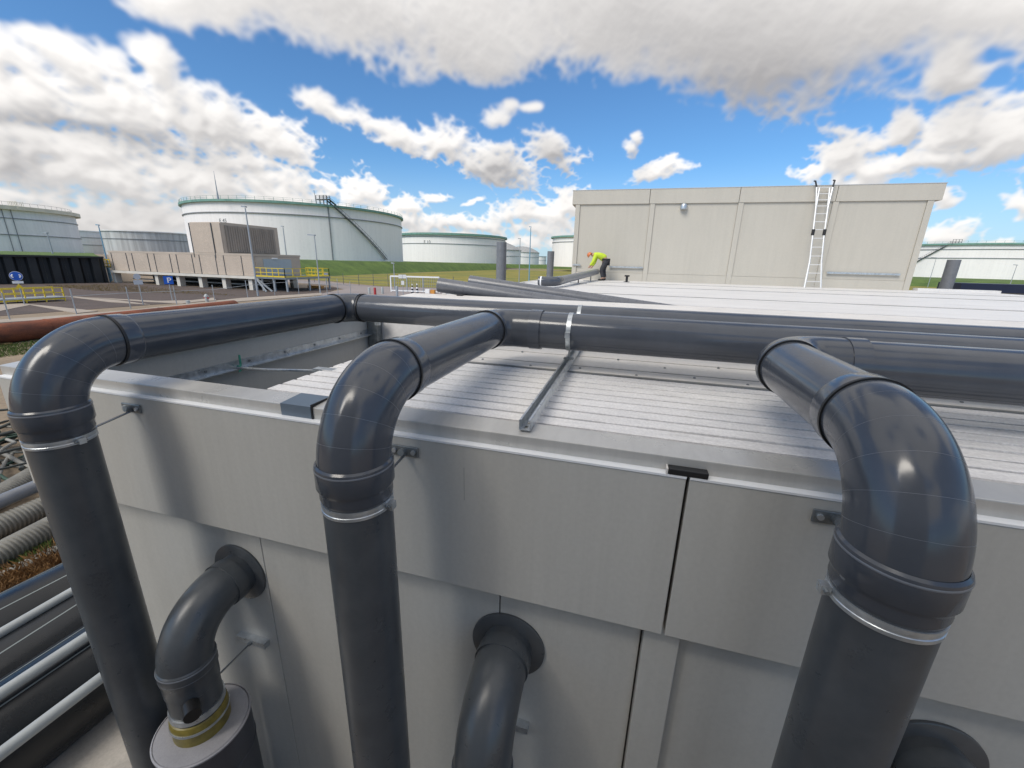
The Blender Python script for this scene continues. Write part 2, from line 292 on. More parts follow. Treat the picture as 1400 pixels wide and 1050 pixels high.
# ---------------------------------------------------------------- mesh helpers
class MB:
    def __init__(s): s.v = []; s.f = []
    def add(s, vs, fs):
        o = len(s.v); s.v += [Vector(v) for v in vs]; s.f += [tuple(i + o for i in f) for f in fs]; return s
    def box(s, x0, x1, y0, y1, z0, z1):
        return s.add([(x, y, z) for z in (z0, z1) for y in (y0, y1) for x in (x0, x1)], [(0, 2, 3, 1), (4, 5, 7, 6), (0, 1, 5, 4), (2, 6, 7, 3), (0, 4, 6, 2), (1, 3, 7, 5)])
    def obb(s, p0, p1, w, h, upv=(0, 0, 1)):
        p0 = Vector(p0); p1 = Vector(p1); d = (p1 - p0).normalized(); u = Vector(upv)
        sd = d.cross(u)
        if sd.length < 1e-4: sd = d.cross(Vector((1, 0, 0)))
        sd.normalize(); u = sd.cross(d).normalized()
        vs = [p + sd * (a * w / 2) + u * (b * h / 2) for p in (p0, p1) for b in (-1, 1) for a in (-1, 1)]
        return s.add(vs, [(0, 2, 3, 1), (4, 5, 7, 6), (0, 1, 5, 4), (2, 6, 7, 3), (0, 4, 6, 2), (1, 3, 7, 5)])
    def tube(s, pts, rad, n=16, caps=True, closed=False):
        pts = [Vector(p) for p in pts]; m = len(pts)
        if not isinstance(rad, (list, tuple)): rad = [rad] * m
        ref = None; rings = []
        for i, p in enumerate(pts):
            if closed: t = pts[(i + 1) % m] - pts[i - 1]
            else: t = pts[min(i + 1, m - 1)] - pts[max(i - 1, 0)]
            if t.length < 1e-9: t = pts[-1] - pts[0]
            t.normalize()
            if ref is None:
                ref = Vector((0, 0, 1)) if abs(t.z) < .9 else Vector((1, 0, 0))
            ref = (ref - t * ref.dot(t)).normalized(); b = t.cross(ref)
            rings.append([p + (ref * math.cos(2 * math.pi * k / n) + b * math.sin(2 * math.pi * k / n)) * rad[i] for k in range(n)])
        vs = [q for r in rings for q in r]; fs = []
        for i in range(m if closed else m - 1):
            for k in range(n):
                a = i * n + k; b_ = i * n + (k + 1) % n; i2 = (i + 1) % m
                fs.append((a, b_, i2 * n + (k + 1) % n, i2 * n + k))
        if caps and not closed:
            fs.append(tuple(reversed(range(n)))); fs.append(tuple(range((m - 1) * n, m * n)))
        return s.add(vs, fs)
    def pipe_open(s, p0, p1, r, t, n=32):               # an open-ended tube with wall thickness
        p0 = Vector(p0); p1 = Vector(p1); d = (p1 - p0).normalized() * .001
        return s.tube([p0 + d * 80, p0, p0 - d * 0, p1], [r - t, r - t, r, r], n, caps=False)
    def ring(s, c, axis, r, w, t, n=40):                # flat band round a pipe
        c = Vector(c); a = Vector(axis).normalized()
        return s.tube([c - a * w / 2, c - a * w / 2, c + a * w / 2, c + a * w / 2], [r - .004, r + t, r + t, r - .004], n, caps=False)
    def lathe(s, c, prof, n=48, caps=True):             # profile (radius, z) round a vertical axis at c
        c = Vector(c); vs = []; fs = []; m = len(prof)
        for (r, z) in prof:
            for k in range(n):
                a = 2 * math.pi * k / n; vs.append((c.x + r * math.cos(a), c.y + r * math.sin(a), c.z + z))
        for i in range(m - 1):
            for k in range(n):
                fs.append((i * n + k, i * n + (k + 1) % n, (i + 1) * n + (k + 1) % n, (i + 1) * n + k))
        if caps:
            fs.append(tuple(reversed(range(n)))); fs.append(tuple(range((m - 1) * n, m * n)))
        return s.add(vs, fs)
    def poly(s, pts, z0, z1):                           # extruded outline
        n = len(pts); vs = [(p[0], p[1], z0) for p in pts] + [(p[0], p[1], z1) for p in pts]
        ar = sum(pts[i][0] * pts[(i + 1) % n][1] - pts[(i + 1) % n][0] * pts[i][1] for i in range(n))
        o = list(range(n)) if ar > 0 else list(reversed(range(n)))
        fs = [tuple(reversed(o)), tuple(i + n for i in o)]
        for i in range(n):
            a, b = o[i], o[(i + 1) % n]; fs.append((a, b, b + n, a + n))
        return s.add(vs, fs)
    def build(s, name, m, parent=None, smooth=None, bevel=0.):
        off = parent_loc(parent)
        me = bpy.data.meshes.new(name); me.from_pydata([v - off for v in s.v], [], s.f); me.update()
        me.materials.append(MT[m])
        if smooth is not None:
            me.polygons.foreach_set('use_smooth', [True] * len(me.polygons)); me.set_sharp_from_angle(angle=R_(smooth))
        o = bpy.data.objects.new(name, me); COL.objects.link(o)
        if parent is not None: o.parent = parent
        if bevel:
            b = o.modifiers.new('bevel', 'BEVEL'); b.width = bevel; b.segments = 2; b.limit_method = 'ANGLE'; b.angle_limit = R_(40)
        return o
LOC = {}
def parent_loc(p):
    v = Vector((0, 0, 0))
    while p is not None:
        v = v + p.location; p = p.parent
    return v
def tag(o, label, cat, group=None):
    o['label'] = label; o['category'] = cat
    if group: o['group'] = group
    return o
def thing(name, label, cat, loc, group=None):
    o = bpy.data.objects.new(name, None); COL.objects.link(o); o.location = loc; o.empty_display_size = .2
    return tag(o, label, cat, group)
def struct(o, kind='structure'): o['kind'] = kind; return o
def arc(c, a, b, r, t0, t1, n):                          # points on a circle in the plane a,b
    c = Vector(c); a = Vector(a); b = Vector(b)
    return [c + a * (r * math.cos(t0 + (t1 - t0) * i / n)) + b * (r * math.sin(t0 + (t1 - t0) * i / n)) for i in range(n + 1)]

# ---------------------------------------------------------------- ground, roads, banks
def patch(name, pix, m, z, world=None):
    pts = [gz(*p) for p in pix] if world is None else world
    o = MB().poly([(p[0], p[1]) for p in pts], -.3, z).build(name, m); return struct(o)
b = MB(); b.add([(-3000, -3000, -.0), (3000, -3000, 0), (3000, 4000, 0), (-3000, 4000, 0)], [(0, 1, 2, 3)])
struct(b.build('ground', 'ground'))
patch('gravel', [(-260, 392), (150, 386), (338, 396), (470, 392), (438, 404), (300, 410), (110, 424), (-260, 452)], 'gravel', .02)
patch('path', [(-120, 421), (30, 415.5), (44, 417), (0, 426), (-120, 437)], 'path', .05)
patch('path', [(30, 415.5), (46, 418.2), (105, 429), (134, 426)], 'path', .052)
patch('path', [(84, 405), (106, 406), (200, 413), (250, 415.5), (270, 413), (296, 411), (292, 407.5), (262, 411), (215, 412)], 'path', .05)
patch('path', [(85, 405), (110, 407), (160, 411), (205, 417), (150, 413.5)], 'path', .056)
patch('path', [(-120, 446), (60, 434), (180, 424.5), (330, 408), (440, 401), (440, 404), (330, 412.5), (180, 428), (60, 438), (-120, 451)], 'path', .06)
patch('road', [(395, 382.5), (430, 384), (520, 392), (620, 395), (800, 397), (1100, 402), (1100, 415), (560, 413), (470, 405), (425, 404), (470, 396), (448, 390), (380, 385)], 'road', .03)
patch('meadow', [(370, 381), (470, 377), (560, 373.5), (640, 370.5), (690, 369), (790, 367), (900, 372), (1230, 388), (1330, 393.5), (1500, 400), (1500, 405), (1240, 404), (900, 398), (620, 394), (520, 391), (430, 382.5)], 'field', .04)

def bank(name, foot, crest_back, zt, m):
    # a grass embankment: a foot line on the ground, a sloping face and a level top running back
    v = []; f = []; n = len(foot)
    for p in foot:
        d = Vector((p.x, p.y, 0)).normalized()
        q = [p.copy(), p + d * crest_back * .08 + Vector((0, 0, zt * .05)), p + d * crest_back * .9 + Vector((0, 0, zt * .94)), p + d * crest_back * 1.02 + Vector((0, 0, zt)), p + d * (crest_back + 900) + Vector((0, 0, zt))]
        q[0].z = -.2
        v += q
    for i in range(n - 1):
        for k in range(4):
            f.append((i * 5 + k, (i + 1) * 5 + k, (i + 1) * 5 + k + 1, i * 5 + k + 1))
    mb = MB().add(v, f); return struct(mb.build(name, m, smooth=60))
ZB = 3.75
def foot(pts):
    out = []
    for i in range(len(pts) - 1):
        a = gz(*pts[i]); b_ = gz(*pts[i + 1])
        for k in range(12): out.append(a.lerp(b_, k / 12))
    out.append(gz(*pts[-1])); 
    for p in out: 
        d = Vector((p.x, p.y, 0)).normalized(); p += d * random.uniform(-.5, .5)
    return out
bank('embankment', foot([(330, 384), (372, 381.5), (470, 376.8), (560, 373), (640, 370.3), (690, 369)]), 16, ZB, 'grass')
bank('embankment', foot([(690, 366.5), (790, 368.2), (830, 369.5)]), 14, 3.4, 'grass')
bank('embankment', foot([(1180, 390), (1262, 392), (1330, 396), (1500, 405)]), 12, 2.35, 'grass')
# white kerb road behind the meadow
mb = MB(); a, b_ = gz(690, 368.6), gz(800, 371.5); mb.obb(a + Vector((0, 0, .15)), b_ + Vector((0, 0, .15)), 1.6, .5); struct(mb.build('kerb', 'path'))

# ---------------------------------------------------------------- sheet pile wall at the left, with the bank behind it
wl, wr = gz(-160, 391), gz(149, 386.5)
def sheet_pile():
    t = thing('sheet_pile_wall', 'black corrugated sheet pile retaining wall below the grass bank', 'wall', (wr.x, wr.y, 0))
    d = (wl - wr); Ln = d.length; d.normalize(); nrm = Vector((-d.y, d.x, 0))
    if nrm.dot(wr) > 0: nrm = -nrm
    hh = over(148, 352, wr) ; k = 0; x = 0.; pitch = 2.05
    while x < Ln:
        p = wr + d * x
        o = [(0, 0), (.35, 0), (.62, .55), (1.38, .55), (1.65, 0), (pitch - .012, 0)]
        front = [p + d * a + nrm * b_ for a, b_ in o]; rear = [q - nrm * .10 for q in front]
        outl = [(q.x, q.y) for q in front] + [(q.x, q.y) for q in reversed(rear)]
        MB().poly(outl, -.1, hh - .12).build('sheet_pile', 'pile', t); x += pitch
    c = MB(); c.obb(wr + Vector((0, 0, hh)) + nrm * .2, wl + Vector((0, 0, hh)) + nrm * .2, 1.1, .26); c.build('capping_beam', 'pile', t)
    e = wr + Vector((0, 0, hh)); g2 = wl + Vector((0, 0, hh)); d2 = Vector((wr.x, wr.y, 0)).normalized()
    m2 = MB(); bk = -nrm
    m2.add([e - nrm * .3, g2 - nrm * .3, g2 + bk * 6 + Vector((0, 0, .35)), e + bk * 6 + Vector((0, 0, .35)), g2 + bk * 500 + Vector((0, 0, .42)), e + bk * 500 + Vector((0, 0, .42)) + d * -60], [(0, 1, 2, 3), (3, 2, 4, 5)])
    struct(m2.build('embankment_top', 'grass'))
    return hh
PILE_H = sheet_pile()

# ---------------------------------------------------------------- storage tanks
def tank_at(px_l, px_r, px_t, py_t, py_mid, zb, ht):
    al = math.atan2(*ray(px_l, py_mid).xy); ar = math.atan2(*ray(px_r, py_mid).xy)
    half = (ar - al) / 2; mid = (al + ar) / 2
    r = ray(px_t, py_t); el = r.z / math.hypot(r.x, r.y)
    df = (zb + ht - H) / el; d = df / (1 - math.sin(half))
    return Vector((d * math.sin(mid), d * math.cos(mid), zb)), d * math.sin(half)
def tank(label, c, rad, ht, shell='white', rim='green', bands=(.17,), roof='flat', n=96, rimh=.55, rail=False):
    t = thing('storage_tank', label, 'tank', c, 'oil storage tanks')
    MB().lathe(c, [(rad, -.5), (rad, ht - .02)], n).build('shell', shell, t, smooth=40)
    MB().lathe(c, [(rad - .02, ht - rimh), (rad + rimh * 1.2, ht - rimh), (rad + rimh * 1.2, ht), (rad - 1.2, ht + .01), (rad - 1.2, ht - .4)], n, caps=False).build('wind_girder', rim, t, smooth=40)
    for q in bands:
        z = ht * (1 - q); MB().lathe(c, [(rad - .05, z - .16), (rad + .35, z - .16), (rad + .35, z + .12), (rad - .05, z + .12)], n, caps=False).build('stiffener_ring', 'band', t, smooth=40)  # real ring; its dark grey also stands in for the shadow it casts
    if roof == 'dome':
        prof = [(rad * math.sin(a) / math.sin(.62), ht + rad * (math.cos(a) - math.cos(.62)) / math.sin(.62)) for a in [.62 * (1 - i / 12) for i in range(12)]]
        MB().lathe(c, prof + [(.01, prof[-1][1] + .2)], n).build('dome_roof', 'dome', t, smooth=60)
        for k in range(24):
            a = 2 * math.pi * k / 24
            MB().tube([(c.x + r_ * math.cos(a), c.y + r_ * math.sin(a), c.z + z_ + .05) for r_, z_ in prof], .12, 5).build('roof_rib', 'dome', t)
    else:
        MB().lathe(c, [(rad - .3, ht - 1.2), (rad * .5, ht - 1.0), (.1, ht - .9)], n).build('floating_roof', 'tank_grey', t, smooth=60)
    if rail:
        mb = MB(); nn = 90
        for zz in (.55, 1.1): mb.tube([(c.x + (rad + .5) * math.cos(2 * math.pi * k / nn), c.y + (rad + .5) * math.sin(2 * math.pi * k / nn), c.z + ht + zz) for k in range(nn)], .03, 5, closed=True)
        for k in range(nn):
            a = 2 * math.pi * k / nn; p = (c.x + (rad + .5) * math.cos(a), c.y + (rad + .5) * math.sin(a)); mb.box(p[0] - .04, p[0] + .04, p[1] - .04, p[1] + .04, c.z + ht - .02, c.z + ht + 1.1)
        mb.build('guard_rail', 'green', t)
    return t
def shell_pt(c, rad, px, py, z=None):                    # where a pixel's azimuth meets the near side of a tank shell
    r = ray(px, py); u = Vector((r.x, r.y)).normalized(); cc = Vector((c.x, c.y)); b_ = u.dot(cc); disc = b_ * b_ - cc.dot(cc) + rad * rad
    s = b_ - math.sqrt(max(disc, 0)); p = u * s
    zz = H + r.z / math.hypot(r.x, r.y) * s if z is None else z
    return Vector((p.x, p.y, zz))
def tank_stair(t, c, rad, top, bot, flights=4, wid=.9, mt='stair'):
    # a stair that winds up the shell from pixel `bot` to pixel `top`
    st = None; n = 40; off = rad + .55
    p0 = shell_pt(c, rad + .1, *top); p1 = shell_pt(c, rad + .1, *bot)
    a0 = math.atan2(p0.y - c.y, p0.x - c.x); a1 = math.atan2(p1.y - c.y, p1.x - c.x)
    if a1 - a0 > math.pi: a1 -= 2 * math.pi
    if a0 - a1 > math.pi: a1 += 2 * math.pi
    def P(s, ro, dz): a = a0 + (a1 - a0) * s; return Vector((c.x + ro * math.cos(a), c.y + ro * math.sin(a), p0.z + (p1.z - p0.z) * s + dz))
    s1 = MB().tube([P(i / n, off + wid / 2, 0) for i in range(n + 1)], .16, 6).build('stringer', mt, t)
    MB().tube([P(i / n, off - wid / 2 + .1, 0) for i in range(n + 1)], .12, 6).build('stringer', mt, t)
    hr = MB().tube([P(i / n, off + wid / 2, 1.15) for i in range(n + 1)], .055, 5)
    for i in range(0, n + 1, 2): hr.tube([P(i / n, off + wid / 2, 0), P(i / n, off + wid / 2, 1.15)], .04, 5)
    hr.build('hand_rail', mt, t)
    tr = MB()
    for i in range(70):
        s = (i + .5) / 70; tr.obb(P(s, off - wid / 2, .02), P(s, off + wid / 2, .02), .28, .05)
    tr.build('tread', mt, t)
    for k in range(1, flights):
        s = k / flights; q = P(s, off, -.25); q2 = P(s + .03, off, -.25); q2.z = q.z
        MB().obb(q, q2, wid + .25, .14).build('landing', mt, t)

# big tank beside the concrete building
c4, r4 = tank_at(255, 549.5, 395, 275.5, 320, ZB, 19.0)
t4 = tank('very large white tank with green rim and dark diagonal stair on its shell', c4, r4, 19.0, bands=(.215,), rail=True, n=160, rimh=.75)
tank_stair(t4, c4, r4, (446, 274), (527, 355), 4)
pp = shell_pt(c4, r4 + .12, 450, 300); MB().tube([(pp.x, pp.y, ZB), (pp.x, pp.y, ZB + 18.6)], .22, 8).build('down_pipe', 'band', t4)
pl = shell_pt(c4, r4 + .4, 440, 274); ztop = ZB + 19
pf = MB(); pf.box(pl.x - 2.6, pl.x + 2.2, pl.y - .2, pl.y + 2.0, ztop + 1.5, ztop + 1.75)
for dx in (-2.4, -.8, .8, 2.0):
    for dy in (0, 1.8): pf.box(pl.x + dx - .09, pl.x + dx + .09, pl.y + dy - .09, pl.y + dy + .09, ztop - .2, ztop + 2.9)
for zz in (2.35, 2.9):
    for dy in (0, 1.8): pf.box(pl.x - 2.5, pl.x + 2.1, pl.y + dy - .06, pl.y + dy + .06, ztop + zz - .06, ztop + zz + .06)
pf.build('gauging_platform', 'stair', t4)
MB().tube([(pl.x - 2.5, pl.y, ztop), (pl.x - 2.9, pl.y, ztop + 4.6)], .07, 6).build('mast', 'stair', t4)
ps = MB(); a = Vector((pl.x + 2.2, pl.y + .9, ztop + 1.7)); b_ = shell_pt(c4, r4 + .6, 459, 281)
ps.obb(a, Vector((b_.x, b_.y, ztop + .1)), .9, .2); ps.obb(a + Vector((0, -.4, 1)), Vector((b_.x, b_.y - .4, ztop + 1.1)), .07, .07); ps.build('platform_stair', 'stair', t4)
am = gd(298, 270, c4.xy.length - r4 * .85); MB().tube([(am.x, am.y, ztop - .5), (am.x, am.y, ztop + 2), (am.x, am.y, ztop + 8.0)], [.35, .18, .04], 6).build('aerial', 'pole', t4)
def lettering(t, txt, c, rad, px, py, size):
    # small tank number painted on the shell
    p = shell_pt(c, rad + .03, px, py); nrm = Vector((p.x - c.x, p.y - c.y, 0)).normalized()
    cu = bpy.data.curves.new('tank_number', 'FONT'); cu.body = txt; cu.size = size; cu.align_x = 'CENTER'; cu.extrude = .01
    o = bpy.data.objects.new('tank_number', cu); COL.objects.link(o)
    dg = bpy.context.evaluated_depsgraph_get(); me = bpy.data.meshes.new_from_object(o.evaluated_get(dg)); bpy.data.objects.remove(o)
    me.materials.clear(); me.materials.append(MT['stair'])
    o = bpy.data.objects.new('tank_number', me); COL.objects.link(o); o.parent = t
    o.matrix_local = Matrix.Translation(p - t.location) @ (Matrix.Rotation(math.atan2(nrm.y, nrm.x) + math.pi / 2, 4, 'Z') @ Matrix.Rotation(math.pi / 2, 4, 'X'))
lettering(t4, 'E 45', c4, r4, 305, 304, 1.7)
c5, r5 = tank_at(546, 690.5, 615, 318.5, 338, ZB, 19.0)
t5 = tank('white tank with grey green rim standing behind the diagonal stair tank', c5, r5, 19.0, bands=(.13, .36), n=128, rimh=1.3)
lettering(t5, 'F 10', c5, r5, 584, 333, 3.0)
c1, r1 = tank_at(-175, 109, 20, 281.5, 320, ZB + .25, 18.5)
t1 = tank('pale blue grey tank with cream rim above the black sheet pile wall', c1, r1, 18.5, shell='tank_grey', rim='cream', bands=(.27, .63), n=128, rimh=1.6)
for px in (12, 24): 
    q = shell_pt(c1, r1 + .3, px, 320); MB().tube([(q.x, q.y, ZB), (q.x, q.y, ZB + 17.5)], .13, 6).build('down_pipe', 'band', t1)
q0 = shell_pt(c1, r1 + .4, 18, 282)
mb = MB()
for i in range(6):
    for j in (0, 1): mb.box(q0.x - 3 + i * 1.1, q0.x - 2.9 + i * 1.1, q0.y + j * 2, q0.y + j * 2 + .12, ZB + 17.5, ZB + 20.6)
for zz in (19.0, 19.8, 20.5): mb.box(q0.x - 3.1, q0.x + 2.8, q0.y - .06, q0.y + .06, ZB + zz, ZB + zz + .1)
mb.build('gauging_platform', 'cream', t1)
mb = MB()
for k in range(64):
    a = 2 * math.pi * k / 64; a2 = 2 * math.pi * (k + 1) / 64; rr = r1 * .97
    mb.tube([(c1.x + rr * math.cos(a), c1.y + rr * math.sin(a), c1.z + 18), (c1.x + rr * math.cos(a), c1.y + rr * math.sin(a), c1.z + 20.1)], .05, 4)
    mb.tube([(c1.x + rr * math.cos(a), c1.y + rr * math.sin(a), c1.z + 20.1), (c1.x + rr * math.cos(a2), c1.y + rr * math.sin(a2), c1.z + 20.1)], .05, 4)
mb.build('guard_rail', 'stair', t1)
c2, r2 = tank_at(60, 150, 124, 315.5, 330, ZB, 15); 
tank('small far grey tank between cream rimmed tank and concrete building', c2, r2, 15, shell='tank_grey', rim='tank_grey', bands=(.3, .62), n=64)
c3, r3 = tank_at(140, 268, 200, 316, 330, ZB, 15)
tank('streaked pale grey tank behind the low concrete building', c3, r3, 15, shell='tank_streak', rim='tank_grey', bands=(.35,), n=96)
c6, r6 = tank_at(640, 712, 676, 340.5, 350, ZB, 13); tank('domed grey roof tank partly behind the grey vent stack', c6, r6, 13, roof='dome', rim='dome', bands=(.45,), n=64)
c7, r7 = tank_at(689, 737, 713, 344.5, 350, ZB, 14); tank('farther domed tank behind the thin blue lamp post', c7, r7, 14, roof='dome', rim='dome', bands=(.4,), n=64)
c9, r9 = tank_at(726, 747, 737, 350.3, 353, ZB, 14); tank('small distant flat white tank beside the domed tanks', c9, r9, 14, rim='band', bands=(.5,), n=48)
c8, r8 = tank_at(755, 860, 800, 321.5, 340, 3.4, 19); tank('white tank half hidden by the left end of beige building', c8, r8, 19, bands=(.2,), n=96, rimh=1.0)
cr, rr_ = tank_at(1190, 1500, 1350, 332, 355, 2.35, 18.5)
tr_ = tank('white green rimmed tank right of the beige building with brown stair', cr, rr_, 18.5, bands=(.17, .42), n=128, rimh=.9, rail=True)
tank_stair(tr_, cr, rr_, (1300, 333), (1240, 366), 2)
pl = shell_pt(cr, rr_ + .4, 1308, 332); mb = MB(); zt = 2.35 + 18.5
mb.box(pl.x - 2.2, pl.x + 2.2, pl.y - .3, pl.y + 1.4, zt + .5, zt + .7)
for dx in (-2, -.7, .7, 2): mb.box(pl.x + dx - .08, pl.x + dx + .08, pl.y - .3, pl.y - .14, zt - .2, zt + 2)
mb.box(pl.x - 2.1, pl.x + 2.1, pl.y - .3, pl.y - .18, zt + 1.9, zt + 2.05); mb.build('gauging_platform', 'stair', tr_)

# ---------------------------------------------------------------- concrete switch building on legs
def concrete_building():
    A = gz(157, 386.5); B = gz(343, 397.0)                     # front left and front right foot
    d = (B - A); Ln = d.length; d.normalize(); n = Vector((d.y, -d.x, 0)); n = n if n.dot(A) > 0 else -n   # n points away from us
    t = thing('concrete_building', 'pinkish concrete panel building raised on pale legs with a taller block', 'building', (B.x, B.y, 0))
    dep = 8.0
    z0 = over(343, 377.5, B); z1 = over(343, 347, B)
    zt_ = None
    def P(u, w, z): return A + d * u + n * w + Vector((0, 0, z))
    def slab(u0, u1, w0, w1, za, zb, name, m, par=t):
        mb = MB(); mb.add([P(u, w, z) for z in (za, zb) for w in (w0, w1) for u in (u0, u1)], [(0, 2, 3, 1), (4, 5, 7, 6), (0, 1, 5, 4), (2, 6, 7, 3), (0, 4, 6, 2), (1, 3, 7, 5)]); return mb.build(name, m, par)
    def upx(px, py):                                           # distance along the front where a pixel falls
        r = ray(px, py); det = r.x * (-d.y) + d.x * r.y
        s = (A.x * (-d.y) + d.x * A.y) / det; p = Vector((r.x * s, r.y * s, 0)); return (p - Vector((A.x, A.y, 0))).dot(d)
    ua, ub = upx(146, 345), upx(344, 355)
    slab(ua, ub, .25, dep, z0, z1 - .25, 'wall', 'conc_pink')
    slab(ua - .05, ub + .05, .1, dep + .1, z1 - .25, z1, 'roof_edge', 'conc_frame')
    slab(ua - .1, ub + .2, -.1, dep + .2, z0 - .35, z0, 'floor_beam', 'conc_white')
    jo = [upx(x, 360) for x in (154, 174, 182, 203, 212, 233, 242, 263, 273, 295, 306, 330)]
    prev = ua
    for i, u in enumerate(jo + [ub]):
        slab(prev + .04, u - .04, .10, .25, z0 + .04, z1 - .27, 'wall_panel', 'conc_pink'); prev = u
        if i < len(jo):
            slab(u - .028, u + .028, .03, .14, z0 - .1, z1 - .3, 'drain_pipe', 'stair')
    # taller block
    va, vb = upx(259, 322), upx(301, 322)
    tp = A + d * va; zt2 = over(264, 304, tp)
    tw = slab(va, vb, .3, dep + 1.2, z1, zt2, 'upper_block', 'conc_frame')
    e = (vb - va); slab(va + .2, vb - e * .28, .12, .3, z1 + .02, zt2 - .12, 'wall_panel', 'conc_pink')
    slab(vb - e * .26, vb - .05, .16, .3, z1 + .02, zt2 - .12, 'wall_panel', 'conc_frame')
    for u in (va + .12, vb - e * .27): slab(u - .035, u + .035, .03, .14, z1 - .6, zt2 - .1, 'drain_pipe', 'stair')
    slab(vb - .02, vb + .12, .75, dep + .5, z1 + .15, zt2 - .35, 'louvre_panel', 'grille')
    for k in range(22):
        w = .8 + k * (dep - .4) / 22; slab(vb + .1, vb + .2, w, w + .12, z1 + .2, zt2 - .4, 'louvre_blade', 'grille')
    # end face with a door, platform and yellow rail
    slab(ub - .02, ub + .10, .5, dep - .3, z0 + .05, z1 - .4, 'end_panel', 'conc_frame')
    slab(ub - .01, ub + .16, 1.6, 6.2, z0 + .05, z1 - .60, 'door', 'door')
    slab(ub + .05, ub + .3, 3.0, 3.8, z1 - .6, z1 - .45, 'door_lamp', 'sign_white')
    for px in (157, 214, 243, 273, 305, 341):
        u = upx(px, 390)
        slab(u - .32, u + .32, .2, .95, 0, z0 - .35, 'leg', 'conc_white'); slab(u - .32, u + .32, dep - 1, dep - .25, 0, z0 - .35, 'leg', 'conc_white')
    for k in range(3):
        z = .5 + k * .55; slab(ua + .6, ub - .3, 2.2 + k * .5, 2.45 + k * .5, z, z + .16, 'cable_tray', 'tube')
    slab(ua + .4, ub - .4, 5.2, 5.4, .02, z0 - .4, 'undercroft_shade', 'dark')  # near-black sheet stands in for the shade under the raised floor
    # landing platform
    slab(ub + .12, ub + 5.2, .0, dep, z0 - .25, z0 - .02, 'landing', 'zinc_dark')
    for (u, w) in ((ub + 1, .2), (ub + 5, .2), (ub + 5, 4), (ub + 3, .2), (ub + 5, dep - .2)): slab(u - .09, u + .09, w, w + .18, 0, z0 - .2, 'landing_post', 'pole')
    def rail(u0, w0, u1, w1, cnt):
        mb = MB()
        for zz in (.55, 1.1): mb.obb(P(u0, w0, z0 + zz), P(u1, w1, z0 + zz), .07, .07)
        mb.obb(P(u0, w0, z0 + .08), P(u1, w1, z0 + .08), .03, .16)
        for i in range(cnt + 1):
            q = i / cnt; mb.obb(P(u0 + (u1 - u0) * q, w0 + (w1 - w0) * q, z0), P(u0 + (u1 - u0) * q, w0 + (w1 - w0) * q, z0 + 1.14), .07, .07)
        mb.build('guard_rail', 'yellow', t)
    rail(ub + .2, .05, ub + 5.1, .05, 5); rail(ub + 5.1, .05, ub + 5.1, dep - .1, 6); rail(ub + 5.1, dep - .1, ub + 1, dep - .1, 4)
    mb = MB(); 
    for w in (.0, .9): mb.obb(P(ub + .6, -.4 - 0, z0 - .1) + n * -w * 0, P(ub + 3.2, -.4 - w, .05), .1, .2)
    mb.build('stair', 'pole', t)
    # little yellow landing at the far end
    slab(ua - 2.2, ua - .05, .5, 2.4, z0 + .3, z0 + .45, 'landing', 'zinc_dark'); slab(ua - 2.1, ua - 1.95, .6, .75, 0, z0 + .3, 'landing_post', 'pole_blue')
    mb = MB()
    for zz in (.95, 1.5, .5): mb.obb(P(ua - 2.2, .5, z0 + zz), P(ua - .05, .5, z0 + zz), .09, .11)
    for i in range(4): mb.obb(P(ua - 2.2 + i * .7, .5, z0 + .4), P(ua - 2.2 + i * .7, .5, z0 + 1.55), .09, .09)
    mb.build('guard_rail', 'yellow', t)
concrete_building()

# ---------------------------------------------------------------- yard furniture
def lamp(label, base, top, m='pole', arm=0., fromz=0., r0=.11):
    p = gz(*base) if fromz == 0 else gd(*base, fromz)
    h = over(*top, p)
    t = thing('lamp_post', label, 'lamp post', p, 'lamp posts of the tank terminal')
    MB().tube([p, p + Vector((0, 0, (h - p.z) * .98))], [r0, r0 * .55], 8).build('pole', m, t)
    q = p + Vector((0, 0, h - p.z)); dirv = Vector((-1, 0, 0)) if arm >= 0 else Vector((1, 0, 0))
    mb = MB(); mb.obb(q + dirv * -.12 - Vector((0, 0, .06)), q + dirv * max(.35, abs(arm)) - Vector((0, 0, .0)), .28, .14); mb.build('lamp_head', m, t)
lamp('tall grey lamp post in front of the concrete building end', (353, 405), (334.5, 282), arm=.4)
lamp('slim lamp post behind the yellow railed landing', (396, 384), (384, 309), r0=.13)
lamp('grey lamp post with short arm before the grass bank', (438, 401), (429.5, 321), arm=.9, r0=.09)
lamp('low lamp post at the gate under the tank stair', (540, 396), (538, 359.5), m='pole', r0=.10)
lamp('grey lamp post in the meadow beside the blue one', (709.5, 387), (711, 326), arm=.5, r0=.12)
lamp('thin blue lamp post taller than its grey neighbour', (723, 389), (726, 310), m='pole_blue', r0=.14)
lamp('blue lamp post behind the left end of concrete building', (153, 384), (138.5, 307.5), m='pole_blue', arm=.4, r0=.12)
lamp('thin lamp post on the bank above the sheet piles', (73, 350), (65.5, 318), arm=.5, fromz=95, r0=.12)
lamp('thin lamp post with a curved arm right of beige building', (1268, 393), (1276, 352), arm=1.4, r0=.10)
lamp('lamp post before the tank right of beige building', (1377, 400), (1384.5, 362), arm=.7, r0=.10)

